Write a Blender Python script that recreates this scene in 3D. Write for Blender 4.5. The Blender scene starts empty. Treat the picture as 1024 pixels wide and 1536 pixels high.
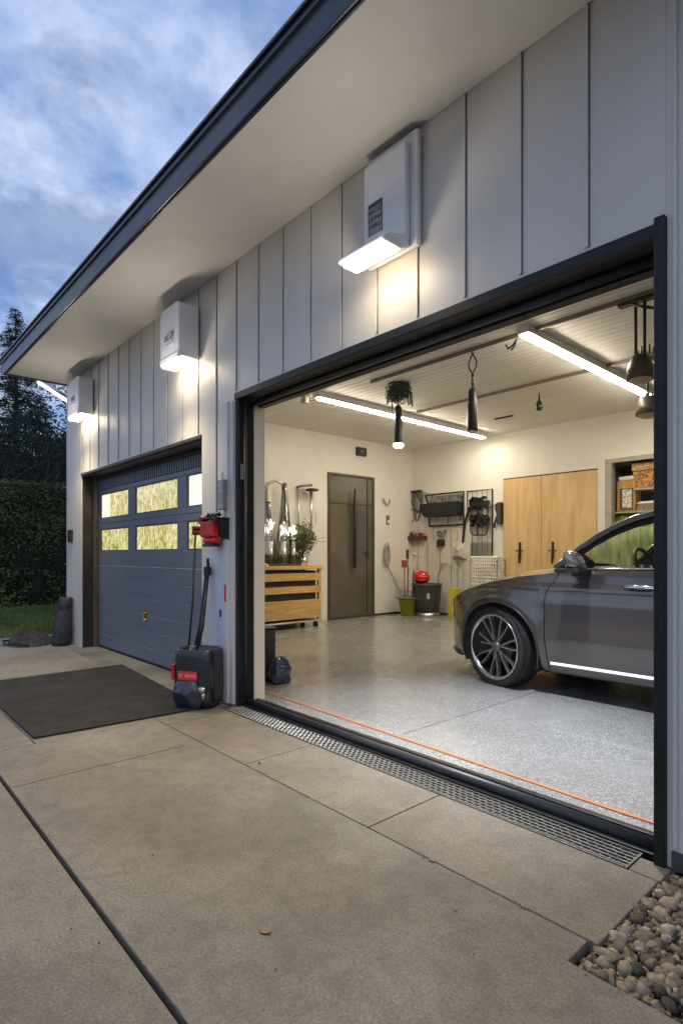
import bpy, math, random
from mathutils import Vector, Matrix, noise as mnoise
R = math.radians
random.seed(7)
S = bpy.context.scene
COL = S.collection

# ------------------------------------------------------------------ camera
F_PX = 845.0; HZ = 832.0
CAM = Vector((0.0, -2.38, 1.2))
cd = bpy.data.cameras.new('camera'); cam = bpy.data.objects.new('camera', cd); COL.objects.link(cam)
cam.location = CAM; cam.rotation_euler = (R(90), 0, R(48.0))
cd.sensor_fit = 'VERTICAL'; cd.sensor_height = 36; cd.lens = 36*F_PX/1536
cd.shift_y = (HZ-768)/1536; cd.clip_start = .05; cd.clip_end = 600
S.camera = cam
S.render.resolution_x = 682; S.render.resolution_y = 1024

# ------------------------------------------------------------------ view, world, sun
S.view_settings.view_transform = 'Standard'; S.view_settings.look = 'None'
S.view_settings.exposure = 0.0; S.view_settings.gamma = 1
W = bpy.data.worlds.new('World'); S.world = W; W.use_nodes = True
nt = W.node_tree; nt.nodes.clear()
def N(t, ty, **k):
    n = t.nodes.new(ty)
    for a, b in k.items(): setattr(n, a, b)
    return n
SUN_EL, SUN_ROT = R(7), R(250)
sky = N(nt, 'ShaderNodeTexSky'); sky.sky_type = 'NISHITA'; sky.sun_disc = False
sky.sun_elevation = SUN_EL; sky.sun_rotation = SUN_ROT; sky.air_density = 1.2; sky.dust_density = 1.0; sky.ozone_density = 4.0
skb = N(nt, 'ShaderNodeVectorMath', operation='SCALE'); skb.inputs['Scale'].default_value = .085
nt.links.new(sky.outputs[0], skb.inputs[0])
tc = N(nt, 'ShaderNodeTexCoord'); sp = N(nt, 'ShaderNodeSeparateXYZ'); nt.links.new(tc.outputs['Generated'], sp.inputs[0])
def M(t, op, a, b=None, c=None):
    n = N(t, 'ShaderNodeMath', operation=op)
    for i, v in enumerate((a, b, c)):
        if v is None: continue
        if isinstance(v, (int, float)): n.inputs[i].default_value = v
        else: t.links.new(v, n.inputs[i])
    return n.outputs[0]
zc = M(nt, 'ADD', M(nt, 'MAXIMUM', sp.outputs[2], 0.0), .22)
cb = N(nt, 'ShaderNodeCombineXYZ')
nt.links.new(M(nt, 'DIVIDE', sp.outputs[0], zc), cb.inputs[0]); nt.links.new(M(nt, 'DIVIDE', sp.outputs[1], zc), cb.inputs[1])
def wnoise(scale, det, rough, off, dist=.4):
    mp = N(nt, 'ShaderNodeMapping'); mp.inputs['Location'].default_value = off
    nt.links.new(cb.outputs[0], mp.inputs[0])
    n = N(nt, 'ShaderNodeTexNoise'); n.inputs['Scale'].default_value = scale; n.inputs['Detail'].default_value = det
    n.inputs['Roughness'].default_value = rough; n.inputs['Distortion'].default_value = dist
    nt.links.new(mp.outputs[0], n.inputs['Vector']); return n.outputs[0]
def ramp(t, fac, stops):
    r = N(t, 'ShaderNodeValToRGB'); e = r.color_ramp.elements
    e[0].position, e[0].color = stops[0][0], tuple(stops[0][1])+(1,)
    e[1].position, e[1].color = stops[-1][0], tuple(stops[-1][1])+(1,)
    for p, c in stops[1:-1]:
        q = e.new(p); q.color = tuple(c)+(1,)
    t.links.new(fac, r.inputs[0]); return r.outputs[0]
def mixc(t, fac, a, b, mode='MIX'):
    m = N(t, 'ShaderNodeMix', data_type='RGBA', blend_type=mode)
    for s, v in ((0, fac), (6, a), (7, b)):
        if isinstance(v, (int, float)): m.inputs[s].default_value = v
        elif isinstance(v, tuple): m.inputs[s].default_value = v+(1,) if len(v) == 3 else v
        else: t.links.new(v, m.inputs[s])
    return m.outputs[2]
blue = mixc(nt, .80, skb.outputs[0], (.20, .335, .64))
c1 = ramp(nt, wnoise(2.6, 11, .62, (3.4, 1.5, 0), .2), [(.38, (0, 0, 0)), (.60, (1, 1, 1))])
c2 = ramp(nt, wnoise(3.1, 11, .62, (7.9, 4.3, 0), .2), [(.47, (0, 0, 0)), (.61, (1, 1, 1))])
hor = ramp(nt, sp.outputs[2], [(.0, (1, 1, 1)), (.75, (0, 0, 0))])
cl = mixc(nt, hor, (.42, .51, .74), (.74, .80, .92))
k1 = mixc(nt, c1, blue, cl)
k2 = mixc(nt, mixc(nt, .68, (0, 0, 0), c2), k1, (.13, .21, .40))
bg = N(nt, 'ShaderNodeBackground'); bg.inputs[1].default_value = 1.28
nt.links.new(k2, bg.inputs[0])
wo = N(nt, 'ShaderNodeOutputWorld'); nt.links.new(bg.outputs[0], wo.inputs[0])
sd = bpy.data.lights.new('sun', 'SUN'); so = bpy.data.objects.new('sun', sd); COL.objects.link(so)
sd.energy = .12; sd.angle = R(25); sd.color = (1, .9, .8); so.rotation_euler = (R(60), 0, R(40)); so.location = (-3, -8, 9)

# ------------------------------------------------------------------ materials
MATS = {}
def mat(name, c, rough=.5, metal=0., var=.12, scale=8, bump=.0, bscale=60, coat=0., spec=.5, c2=None, stops=(.35, .65), stretch=(1, 1, 1), fine=0., fscale=250, dist=0., mid=0.):
    if name in MATS: return MATS[name]
    m = bpy.data.materials.new(name); m.use_nodes = True; t = m.node_tree; b = t.nodes['Principled BSDF']
    tc = N(t, 'ShaderNodeTexCoord'); mp = N(t, 'ShaderNodeMapping'); mp.inputs['Scale'].default_value = stretch
    t.links.new(tc.outputs['Object'], mp.inputs[0])
    def nz(s, d=6, r=.55, di=dist):
        n = N(t, 'ShaderNodeTexNoise'); n.inputs['Scale'].default_value = s; n.inputs['Detail'].default_value = d
        n.inputs['Roughness'].default_value = r; n.inputs['Distortion'].default_value = di
        t.links.new(mp.outputs[0], n.inputs['Vector']); return n.outputs[0]
    lo = tuple(max(0, x*(1-var)) for x in c) if c2 is None else c2
    hi = tuple(min(1, x*(1+var)) for x in c) if c2 is None else c
    col = ramp(t, nz(scale), [(stops[0], lo), (stops[1], hi)])
    if fine > 0:
        f = ramp(t, nz(fscale, 2, .5), [(.3, (1-fine,)*3), (.7, (1+fine*.0+.0,)*3)])
        col = mixc(t, 1.0, col, f, 'MULTIPLY')
    if mid > 0:
        col = mixc(t, 1.0, col, ramp(t, nz(11, 8, .7, .6), [(.38, (1-mid,)*3), (.56, (1, 1, 1))]), 'MULTIPLY')
        col = mixc(t, 1.0, col, ramp(t, nz(.55, 3, .5, .2), [(.38, (1-mid,)*3), (.60, (1, 1, 1))]), 'MULTIPLY')
    t.links.new(col, b.inputs['Base Color'])
    rr = N(t, 'ShaderNodeMapRange'); rr.inputs[3].default_value = max(.02, rough*.85); rr.inputs[4].default_value = min(1, rough*1.15)
    t.links.new(nz(scale*2.3, 3), rr.inputs[0]); t.links.new(rr.outputs[0], b.inputs['Roughness'])
    b.inputs['Metallic'].default_value = metal
    b.inputs['Coat Weight'].default_value = coat; b.inputs['Coat Roughness'].default_value = .05
    b.inputs['Specular IOR Level'].default_value = spec
    if bump:
        bn = N(t, 'ShaderNodeBump'); bn.inputs['Strength'].default_value = bump; bn.inputs['Distance'].default_value = .01
        t.links.new(nz(bscale, 5), bn.inputs['Height']); t.links.new(bn.outputs[0], b.inputs['Normal'])
    MATS[name] = m; return m
def emis(name, c, s):
    m = bpy.data.materials.new(name); m.use_nodes = True; t = m.node_tree; b = t.nodes['Principled BSDF']
    tc = N(t, 'ShaderNodeTexCoord'); n = N(t, 'ShaderNodeTexNoise'); n.inputs['Scale'].default_value = 3
    t.links.new(tc.outputs['Object'], n.inputs['Vector'])
    t.links.new(ramp(t, n.outputs[0], [(0, tuple(x*.96 for x in c)), (1, c)]), b.inputs['Emission Color'])
    b.inputs['Emission Strength'].default_value = s; b.inputs['Base Color'].default_value = (.8, .8, .8, 1)
    return m
def glass(name, c=(1, 1, 1), rough=.0, alpha_mix=.85):
    m = bpy.data.materials.new(name); m.use_nodes = True; t = m.node_tree; t.nodes.clear()
    tr = N(t, 'ShaderNodeBsdfTransparent'); tr.inputs[0].default_value = c+(1,)
    gl = N(t, 'ShaderNodeBsdfGlossy'); gl.inputs['Roughness'].default_value = rough
    fr = N(t, 'ShaderNodeLayerWeight')
    tc = N(t, 'ShaderNodeTexCoord'); n = N(t, 'ShaderNodeTexNoise'); n.inputs['Scale'].default_value = 4
    t.links.new(tc.outputs['Object'], n.inputs['Vector'])
    bn = N(t, 'ShaderNodeBump'); bn.inputs['Strength'].default_value = .03; t.links.new(n.outputs[0], bn.inputs['Height'])
    t.links.new(bn.outputs[0], gl.inputs['Normal'])
    mx = N(t, 'ShaderNodeMixShader'); t.links.new(M(t, 'ADD', M(t, 'MULTIPLY', M(t, 'POWER', fr.outputs['Facing'], 5.0), .5), 1-alpha_mix-.02), mx.inputs[0])
    t.links.new(tr.outputs[0], mx.inputs[1]); t.links.new(gl.outputs[0], mx.inputs[2])
    o = N(t, 'ShaderNodeOutputMaterial'); t.links.new(mx.outputs[0], o.inputs[0]); return m

cladding = mat('cladding', (.585, .555, .515), .45, var=.05, scale=2.2, bump=.05, bscale=120, stretch=(1, 1, .35))
soffitm = mat('soffit paint', (.58, .575, .57), .6, var=.05, scale=1.5, bump=.04, bscale=90)
fasciam = mat('fascia metal', (.035, .04, .055), .32, .35, var=.2, scale=3, bump=.03, bscale=30)
framem = mat('black frame', (.012, .012, .013), .42, .0, var=.3, scale=9, bump=.03, spec=.3)
framegrey = mat('grey gasket', (.06, .062, .065), .4, .2, var=.2, scale=7)
white = mat('white plastic', (.68, .68, .70), .38, var=.04, scale=5, bump=.02, bscale=40)
trimw = mat('white trim', (.58, .57, .56), .45, var=.06, scale=3, bump=.03)
cream = mat('cream jamb', (.82, .74, .60), .5, var=.05, scale=3, bump=.03)
plaster = mat('interior plaster', (.70, .665, .60), .7, var=.05, scale=1.6, bump=.10, bscale=35)
ceilm = mat('ceiling boards', (.80, .77, .71), .6, var=.04, scale=2, stretch=(.2, 3, 1))
darkgap = mat('dark gap', (.012, .011, .010), .9, var=.3, scale=20)
concrete = mat('concrete', (.36, .325, .258), .62, c2=(.235, .212, .170), stops=(.34, .66), scale=1.3, bump=.5, bscale=95, fine=.42, fscale=110, dist=.3, mid=.22)
concrete2 = mat('concrete strip', (.38, .325, .24), .65, c2=(.225, .195, .148), stops=(.30, .70), scale=1.6, bump=.5, bscale=95, fine=.45, fscale=105, mid=.18)
apronm = mat('weathered concrete', (.27, .25, .22), .75, c2=(.12, .11, .10), stops=(.3, .65), scale=2.2, bump=.4, bscale=120, fine=.3)
soil = mat('soil', (.05, .045, .035), .95, var=.4, scale=14, bump=.5)
matm = mat('rubber mat', (.050, .047, .044), .85, c2=(.020, .020, .020), scale=3.2, bump=1.0, bscale=130, fine=.75, fscale=120, mid=.35)
blackp = mat('black plastic', (.018, .018, .020), .38, var=.3, scale=12, bump=.08, bscale=50)
darkcloth = mat('dark cloth', (.030, .031, .038), .7, var=.45, scale=10, bump=1.0, bscale=16, stretch=(1, 1.8, .8))
chrome = mat('chrome', (.75, .75, .76), .14, 1., var=.06, scale=20)
steel = mat('brushed steel', (.52, .52, .52), .33, 1., var=.12, scale=12, stretch=(1, 1, 8))
redp = mat('red plastic', (.55, .02, .02), .35, var=.25, scale=14, bump=.05)
ply = mat('plywood', (.64, .44, .21), .45, c2=(.53, .34, .14), scale=2.4, stretch=(2.2, 2.2, .35), bump=.08, bscale=40, dist=1.2)
pine = mat('pine slat', (.66, .43, .17), .5, c2=(.50, .29, .09), scale=3.5, stretch=(3, .5, 5), bump=.1, bscale=40, dist=1.0)
brownw = mat('brown timber', (.15, .10, .065), .6, c2=(.08, .055, .035), scale=6, stretch=(4, 4, .4), bump=.2)
brass = mat('brass', (.72, .52, .25), .25, 1., var=.15, scale=20)
leafm = mat('leaf green', (.055, .085, .022), .6, c2=(.025, .045, .012), scale=3, stops=(.3, .7), spec=.3)
hedgem = mat('hedge leaf', (.18, .205, .065), .65, c2=(.05, .065, .02), scale=1.6, stops=(.3, .7), spec=.25)
conm = mat('conifer needles', (.05, .066, .048), .7, c2=(.012, .018, .014), scale=1.2, stops=(.3, .7), spec=.2)
barkm = mat('bark', (.085, .072, .060), .9, c2=(.035, .03, .025), scale=5, bump=.6, bscale=25, stretch=(3, 3, .6))
grassm = mat('grass blades', (.22, .26, .07), .65, c2=(.06, .09, .022), scale=1.3, stops=(.3, .7), spec=.3)
lamp_w = emis('warm lamp lens', (1, .82, .55), 27)
strip_w = emis('strip light lens', (1, .885, .70), 74)
bulb_w = emis('bulb lens', (1, .92, .78), 18)

# ------------------------------------------------------------------ mesh helpers
def wl(o):
    v = Vector((0, 0, 0))
    while o: v = v+o.location; o = o.parent
    return v
class MB:
    def __init__(s): s.v = []; s.f = []
    def add(s, vs, fs):
        n = len(s.v); s.v += [tuple(p) for p in vs]; s.f += [tuple(i+n for i in f) for f in fs]; return s
    def box(s, x0, x1, y0, y1, z0, z1, rot=None, piv=None):
        vs = [Vector((x, y, z)) for x in (x0, x1) for y in (y0, y1) for z in (z0, z1)]
        if rot is not None:
            c = Vector(piv) if piv is not None else Vector(((x0+x1)/2, (y0+y1)/2, (z0+z1)/2))
            vs = [rot @ (p-c)+c for p in vs]
        return s.add(vs, [(0, 1, 3, 2), (4, 6, 7, 5), (0, 4, 5, 1), (2, 3, 7, 6), (0, 2, 6, 4), (1, 5, 7, 3)])
    def tube(s, pts, r, n=8, close=False, caps=True):
        pts = [Vector(p) for p in pts]; m = len(pts); rs = r if isinstance(r, (list, tuple)) else [r]*m
        vs = []; up = None
        for i, p in enumerate(pts):
            if close: d = pts[(i+1) % m]-pts[i-1]
            else: d = pts[min(i+1, m-1)]-pts[max(i-1, 0)]
            if d.length < 1e-9: d = Vector((0, 0, 1))
            d.normalize()
            if up is None: up = Vector((0, 0, 1)) if abs(d.z) < .9 else Vector((1, 0, 0))
            a = d.cross(up)
            if a.length < 1e-4: a = d.orthogonal()
            a.normalize(); up = a.cross(d).normalized(); b = up
            for k in range(n):
                t = 2*math.pi*k/n; vs.append(p+a*math.cos(t)*rs[i]+b*math.sin(t)*rs[i])
        fs = []
        for i in range(m if close else m-1):
            j = (i+1) % m
            for k in range(n): fs.append((i*n+k, i*n+(k+1) % n, j*n+(k+1) % n, j*n+k))
        if caps and not close: fs.append(tuple(range(n))[::-1]); fs.append(tuple((m-1)*n+k for k in range(n)))
        return s.add(vs, fs)
    def lathe(s, c, prof, n=24, axis='z', sq=(1, 1), rot=None, a0=0, a1=360):
        full = abs(a1-a0) >= 360; vs = []; fs = []; c = Vector(c); m = len(prof); nn = n if full else n+1
        for (r, h) in prof:
            for k in range(nn):
                t = R(a0)+(R(a1)-R(a0))*k/n; u, w = r*math.cos(t)*sq[0], r*math.sin(t)*sq[1]
                p = Vector((u, w, h)) if axis == 'z' else (Vector((u, h, w)) if axis == 'y' else Vector((h, u, w)))
                if rot is not None: p = rot @ p
                vs.append(c+p)
        for i in range(m-1):
            for k in range(n if full else n):
                k2 = (k+1) % nn
                fs.append((i*nn+k, i*nn+k2, (i+1)*nn+k2, (i+1)*nn+k))
        return s.add(vs, fs)
    def prism(s, poly, h0, h1, axis='z'):
        def P(a, b, h): return (a, b, h) if axis == 'z' else ((a, h, b) if axis == 'y' else (h, a, b))
        n = len(poly); vs = [P(a, b, h0) for a, b in poly]+[P(a, b, h1) for a, b in poly]
        fs = [tuple(range(n))[::-1], tuple(range(n, 2*n))]+[(i, (i+1) % n, n+(i+1) % n, n+i) for i in range(n)]
        return s.add(vs, fs)
    def grid(s, rows):
        nr, nc = len(rows), len(rows[0]); vs = [p for r in rows for p in r]
        return s.add(vs, [(i*nc+j, i*nc+j+1, (i+1)*nc+j+1, (i+1)*nc+j) for i in range(nr-1) for j in range(nc-1)])
    def ball(s, c, r, n=10, sq=(1, 1, 1), nz=0., seed=0, nfreq=2.):
        c = Vector(c); rows = []
        for i in range(n+1):
            th = math.pi*i/n; row = []
            for k in range(2*n+1):
                ph = 2*math.pi*(k % (2*n))/(2*n)
                d = Vector((math.sin(th)*math.cos(ph), math.sin(th)*math.sin(ph), math.cos(th)))
                q = 1+nz*mnoise.noise(d*nfreq+Vector((seed*3.7, seed, 0)))
                row.append(c+Vector((d.x*r*sq[0]*q, d.y*r*sq[1]*q, d.z*r*sq[2]*q)))
            rows.append(row)
        return s.grid(rows)
    def build(s, name, m, parent=None, bevel=0., smooth=False, solid=0., segs=2, kind=None):
        me = bpy.data.meshes.new(name); o = bpy.data.objects.new(name, me); COL.objects.link(o)
        off = Vector((0, 0, 0))
        if parent is not None: o.parent = parent; off = wl(parent)
        me.from_pydata([(a-off.x, b-off.y, c-off.z) for a, b, c in s.v], [], s.f); me.update()
        if smooth:
            me.polygons.foreach_set('use_smooth', [True]*len(me.polygons))
        for mm in (m if isinstance(m, (list, tuple)) else [m]): me.materials.append(mm)
        import bmesh
        if len(me.polygons) < 60000:
            bm = bmesh.new(); bm.from_mesh(me); bmesh.ops.remove_doubles(bm, verts=bm.verts, dist=1e-5) if smooth else None
            bmesh.ops.recalc_face_normals(bm, faces=bm.faces) if len(me.polygons) < 20000 else None
            bm.to_mesh(me); bm.free()
        if solid:
            k = o.modifiers.new('solid', 'SOLIDIFY'); k.thickness = solid; k.offset = 0
        if bevel:
            k = o.modifiers.new('bevel', 'BEVEL'); k.width = bevel; k.segments = segs; k.limit_method = 'ANGLE'; k.angle_limit = R(40)
            k.harden_normals = False
        if kind: o['kind'] = kind
        return o
def tag(o, label=None, cat=None, group=None, kind=None):
    if label: o['label'] = label
    if cat: o['category'] = cat
    if group: o['group'] = group
    if kind: o['kind'] = kind
    return o
def thing(name, label, cat, loc, group=None):
    o = bpy.data.objects.new(name, None); COL.objects.link(o); o.location = loc; o.empty_display_size = .1
    return tag(o, label, cat, group)
def text(name, s, size, m, parent, loc, rot, depth=.002):
    cu = bpy.data.curves.new(name, 'FONT'); cu.body = s; cu.size = size; cu.extrude = depth; cu.align_x = 'CENTER'; cu.align_y = 'CENTER'
    tmp = bpy.data.objects.new('tmp', cu); COL.objects.link(tmp); bpy.context.view_layer.update()
    me = bpy.data.meshes.new_from_object(tmp.evaluated_get(bpy.context.evaluated_depsgraph_get()))
    bpy.data.objects.remove(tmp); me.name = name; me.materials.clear(); me.materials.append(m)
    o = bpy.data.objects.new(name, me); COL.objects.link(o); o.parent = parent
    o.location = Vector(loc)-wl(parent); o.rotation_euler = rot; return o
# measured sight lines of the photograph, used to find positions on known planes of the place
FW = Vector((-math.sin(R(48)), math.cos(R(48)), 0)); RT = Vector((math.cos(R(48)), math.sin(R(48)), 0))
def ray(px, py): return FW+RT*((px-512)/F_PX)+Vector((0, 0, (HZ-py)/F_PX))
def onY(px, py, Y): d = ray(px, py); return CAM+d*((Y-CAM.y)/d.y)
def onX(px, py, X): d = ray(px, py); return CAM+d*((X-CAM.x)/d.x)
def onZ(px, py, Z): d = ray(px, py); return CAM+d*((Z-CAM.z)/d.z)

# ------------------------------------------------------------------ the setting
ZS = 3.54           # soffit
LX, IX, RX = -8.29, -7.75, 3.2     # outer left, inner left wall, right end
BY = 6.6            # back wall
ZC = 3.40           # ceiling
OT = 2.475          # big opening top
JL, JR = -3.90, -.775
DL, DR, DT = -7.66, -4.46, 2.235

g = MB(); g.box(-60, 60, -60, 80, -.6, -.045); g.build('ground', soil, kind='structure')
dw = MB()
dw.prism([(-3.955, -1.706), (2.9, -1.706), (2.9, -.768), (-.79, -.768), (-.79, -.638), (-3.955, -.638)], -.044, 0)
dw.box(-9.0, 2.9, -6.0, -1.724, -.044, 0)
dw.box(-9.0, -3.963, -1.706, -1.432, -.044, -.001)
dw.box(-9.0, -6.26, -1.426, -.188, -.044, 0)
dw.box(-6.254, -3.963, -1.426, -.188, -.044, -.002)
dw.build('driveway', concrete, bevel=.004, kind='structure')
st = MB()
xs = [-3.955, -3.77, -2.766, -1.762, -.755]
for a, b in zip(xs[:-1], xs[1:]): st.box(a, b-.006, -.632, -.132, -.044, 0)
st.box(-.868, -.755, -.126, -.004, -.044, 0)
st.build('drive_edge_paving', concrete2, bevel=.004, kind='structure')
ap = MB(); ap.box(-8.3, -3.963, -.182, .40, -.044, -.003)
ap.build('door_apron', apronm, bevel=.003, kind='structure')
bs = MB(); bs.box(-3.955, -.87, -.128, .04, -.044, -.03); bs.build('drain_channel_floor', darkgap, kind='structure')
kb = MB(); kb.box(-9.16, -9.01, -6, 1.4, -.04, .012)
kb.build('kerb', mat('kerb stone', (.16, .20, .25), .7, var=.2, scale=6, bump=.3), bevel=.006, kind='structure')
lw = MB(); lw.box(-40, -9.17, -12, 22, -.04, -.01); lw.box(-9.16, -8.42, 1.41, 22, -.04, -.01)
lw.build('lawn', mat('turf', (.035, .05, .012), .9, c2=(.015, .022, .006), scale=3, bump=.6), kind='structure')
# grass blades
random.seed(3); gb = MB()
for i in range(26000):
    x = -9.2-(random.random()**1.1)*5.2; y = -3.2+random.random()*6.2
    h = .035+random.random()*.05; a = random.random()*6.28; w = .006+.004*random.random()
    dx, dy = math.cos(a)*w, math.sin(a)*w; lx, ly = (random.random()-.5)*.05, (random.random()-.5)*.05
    gb.add([(x-dx, y-dy, -.012), (x+dx, y+dy, -.012), (x+lx, y+ly, h)], [(0, 1, 2)])
go = gb.build('grass', grassm); tag(go, 'short green grass growing between the kerb and the tall hedge', 'grass', kind='stuff')

# floor of the garage
def floor_mat():
    m = mat('epoxy floor', (.36, .35, .33), .27, c2=(.28, .27, .25), scale=.9, coat=.25, bump=.05, bscale=90)
    t = m.node_tree; b = t.nodes['Principled BSDF']; old = b.inputs['Base Color'].links[0].from_socket
    tc = N(t, 'ShaderNodeTexCoord')
    def spk(scale, lo, hi, ca, cb_):
        v = N(t, 'ShaderNodeTexVoronoi'); v.inputs['Scale'].default_value = scale
        t.links.new(tc.outputs['Object'], v.inputs['Vector']); s = N(t, 'ShaderNodeSeparateColor'); t.links.new(v.outputs['Color'], s.inputs[0])
        return ramp(t, s.outputs[0], [(lo, ca), (hi, cb_)])
    k = mixc(t, 1., old, spk(165, .05, .95, (.55, .54, .52), (1, 1, 1)), 'MULTIPLY')
    k = mixc(t, ramp(t, spk(190, .84, .90, (0, 0, 0), (1, 1, 1)), [(0, (0, 0, 0)), (1, (.8, .8, .8))]), k, (.60, .60, .60))
    t.links.new(k, b.inputs['Base Color']); return m
fl = MB(); fl.box(IX, 1.95, .2085, BY, -.044, .012); fl.build('garage_floor', floor_mat(), kind='structure')
orng = mat('orange line paint', (.80, .20, .05), .5, c2=(.60, .17, .06), scale=9, bump=.1)
ol = MB(); rows = [[], []]
for i in range(61):
    x = -4.2+i*(3.32/60); w = .011+.004*mnoise.noise(Vector((x*3, 0, 0)))
    yy = .305+.085*(-.8-x)/3.2+.005*mnoise.noise(Vector((x*2, 5, 0))); rows[0].append((x, yy-w, .0165)); rows[1].append((x, yy+w, .0165))
ol.grid(rows); ol.build('painted_floor_line', orng, kind='structure')
fj = MB(); fj.box(-2.502, -2.497, .42, 3.2, .0122, .0145); fj.build('floor_joint', mat('joint filler', (.16, .15, .14), .8), kind='structure')

# ------------------------------------------------------------------ the garage building
GB = thing('garage_building', 'long pale garage with vertical cladding, deep eaves, one open and one closed door', 'garage', (-4, 0, 0))
fw = MB(); TH = .24
fw.box(LX, DL, 0, TH, -.03, ZS); fw.box(DL, DR, 0, TH, DT, ZS); fw.box(DR, JL, 0, TH, -.03, ZS)
fw.box(JL, JR, 0, TH, OT, ZS); fw.box(JR, RX, 0, TH, -.0, ZS)
for k in range(-12, 24):
    x = -1.083-.3125*k
    if x < LX+.1: continue
    z0 = .0
    if DL < x < DR: z0 = DT+.03
    elif JL-.02 < x < JR+.01: z0 = OT+.03
    elif x < DL: continue
    elif x < JL: z0 = 1.51 if x > -4.25 else .02
    if x > JR: z0 = .08
    if abs(x+.771) < .02: x = -.745
    wb = .007 if x < -1 else .008
    fw.box(x-wb, x+wb, -.009, -.0005, z0, ZS-.004)
fw.build('clad_front_wall', cladding, GB, bevel=.003)
# dark strips painted as the shadow beside each seam
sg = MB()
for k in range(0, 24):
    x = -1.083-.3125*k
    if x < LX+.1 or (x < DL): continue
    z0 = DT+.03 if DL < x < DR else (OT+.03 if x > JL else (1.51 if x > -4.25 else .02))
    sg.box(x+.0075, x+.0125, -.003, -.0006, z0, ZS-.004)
sg.build('seam_shadow_strip', mat('seam shadow', (.10, .10, .10), .8), GB)
sw = MB(); sw.box(LX, LX+.14, TH+.001, 9.0, -.03, ZS); sw.box(RX-.14, RX, TH+.001, 9.0, -.03, ZS); sw.box(LX+.141, RX-.141, 8.86, 9.0, -.03, ZS)
sw.build('outer_wall', cladding, GB)
bt = MB(); bt.box(JR+.02, RX, -.012, -.001, .0, .07); bt.build('base_flashing', framegrey, GB)
# soffit + fascia + roof
sf = MB(); sf.box(LX+.005, RX+.3, -.735, -.001, ZS, ZS+.03); sf.box(LX+.005, RX+.3, 0, 9.3, ZS+.001, ZS+.03)
sf.build('soffit', soffitm, GB, bevel=.002)
fa = MB()
fa.prism([(-.765, ZS-.022), (-.736, ZS-.022), (-.736, ZS+.150), (-.785, ZS+.150), (-.785, ZS+.115), (-.768, ZS+.105)], LX-.016, RX+.3, 'x')
fa.prism([(-.80, ZS+.152), (-.70, ZS+.152), (-.70, ZS+.172), (-.80, ZS+.172)], LX-.02, RX+.3, 'x')
fa.prism([(-.748, ZS-.034), (-.735, ZS-.034), (-.735, ZS-.0225), (-.748, ZS-.0225)], LX-.016, RX+.3, 'x')
fa.box(LX-.016, LX+.0045, -.734, 9.3, ZS-.02, ZS+.10)
fa.build('fascia_gutter', fasciam, GB, bevel=.004)
rf = MB(); rf.prism([(-.69, ZS+.15), (9.3, ZS+.45), (9.3, ZS+.55), (-.69, ZS+.17)], LX-.016, RX+.3, 'x'); rf.build('roof', fasciam, GB)
# inside shell
iw = MB(); T2 = .1
iw.box(LX+.142, IX, TH+.001, BY, -.03, ZC)             # left inner wall (door cut below as glass door sits proud)
iw.box(1.95, 2.05, TH+.001, BY, -.03, ZC)
AX0, AX1, AZ = -3.80, -2.2, 2.62                        # alcove in the back wall
iw.box(LX+.142, AX0, BY, BY+T2, -.03, ZC); iw.box(AX0, AX1, BY, BY+T2, AZ, ZC); iw.box(AX1, 2.05, BY, BY+T2, -.03, ZC)
iw.build('interior_wall', plaster, GB)
fi = MB()   # inside face of the front wall, plastered
fi.box(IX, DL-.02, TH+.001, TH+.012, 0, ZC); fi.box(DL-.02, -4.02, TH+.001, TH+.012, 2.33, ZC)
fi.box(-4.019, JL-.125, TH+.001, TH+.012, 0, ZC); fi.box(JL-.124, JR+.1, TH+.001, TH+.012, 2.50, ZC); fi.box(JR+.101, 1.95, TH+.001, TH+.012, 0, ZC)
fi.build('inside_lining', plaster, GB)
sk = MB(); sk.box(IX, IX+.012, 5.15, BY-.013, .013, .045); sk.box(IX+.0, -3.9, BY-.012, BY-.0005, .013, .045)
sk.build('skirting', darkgap, GB)
ce = MB(); y = TH+.013
while y < BY-.02:
    ce.box(IX+.001, 1.949, y, min(y+.1005, BY-.001), ZC-.014, ZC-.002); y += .110
cg = MB(); cg.box(IX, 1.95, TH+.002, BY-.001, ZC, ZC+.04); cg.build('ceiling_backing', mat('ceiling backing', (.10, .085, .07), .8), GB)
ce.build('ceiling_boards', ceilm, GB, bevel=.002)
al = MB()
al.box(AX0, AX0+.02, BY+T2+.001, BY+.75, .5, AZ+.02); al.box(AX1-.02, AX1, BY+T2+.001, BY+.75, .5, AZ+.02)
al.box(AX0+.021, AX1-.021, BY+.72, BY+.75, .5, AZ); al.box(AX0+.021, AX1-.021, BY+T2+.001, BY+.719, AZ, AZ+.02)
al.build('alcove_lining', mat('alcove grey', (.32, .30, .27), .7), GB)
af = MB(); af.box(AX0-.0, AX0+.10, BY-.022, BY+.12, .4, AZ-.001); af.box(AX0, AX1, BY-.022, BY+.12, AZ, AZ+.07); af.box(AX1-.1, AX1, BY-.022, BY+.12, .4, AZ-.001)
af.build('alcove_frame', mat('grey trim', (.36, .33, .29), .5), GB, bevel=.004)

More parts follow.
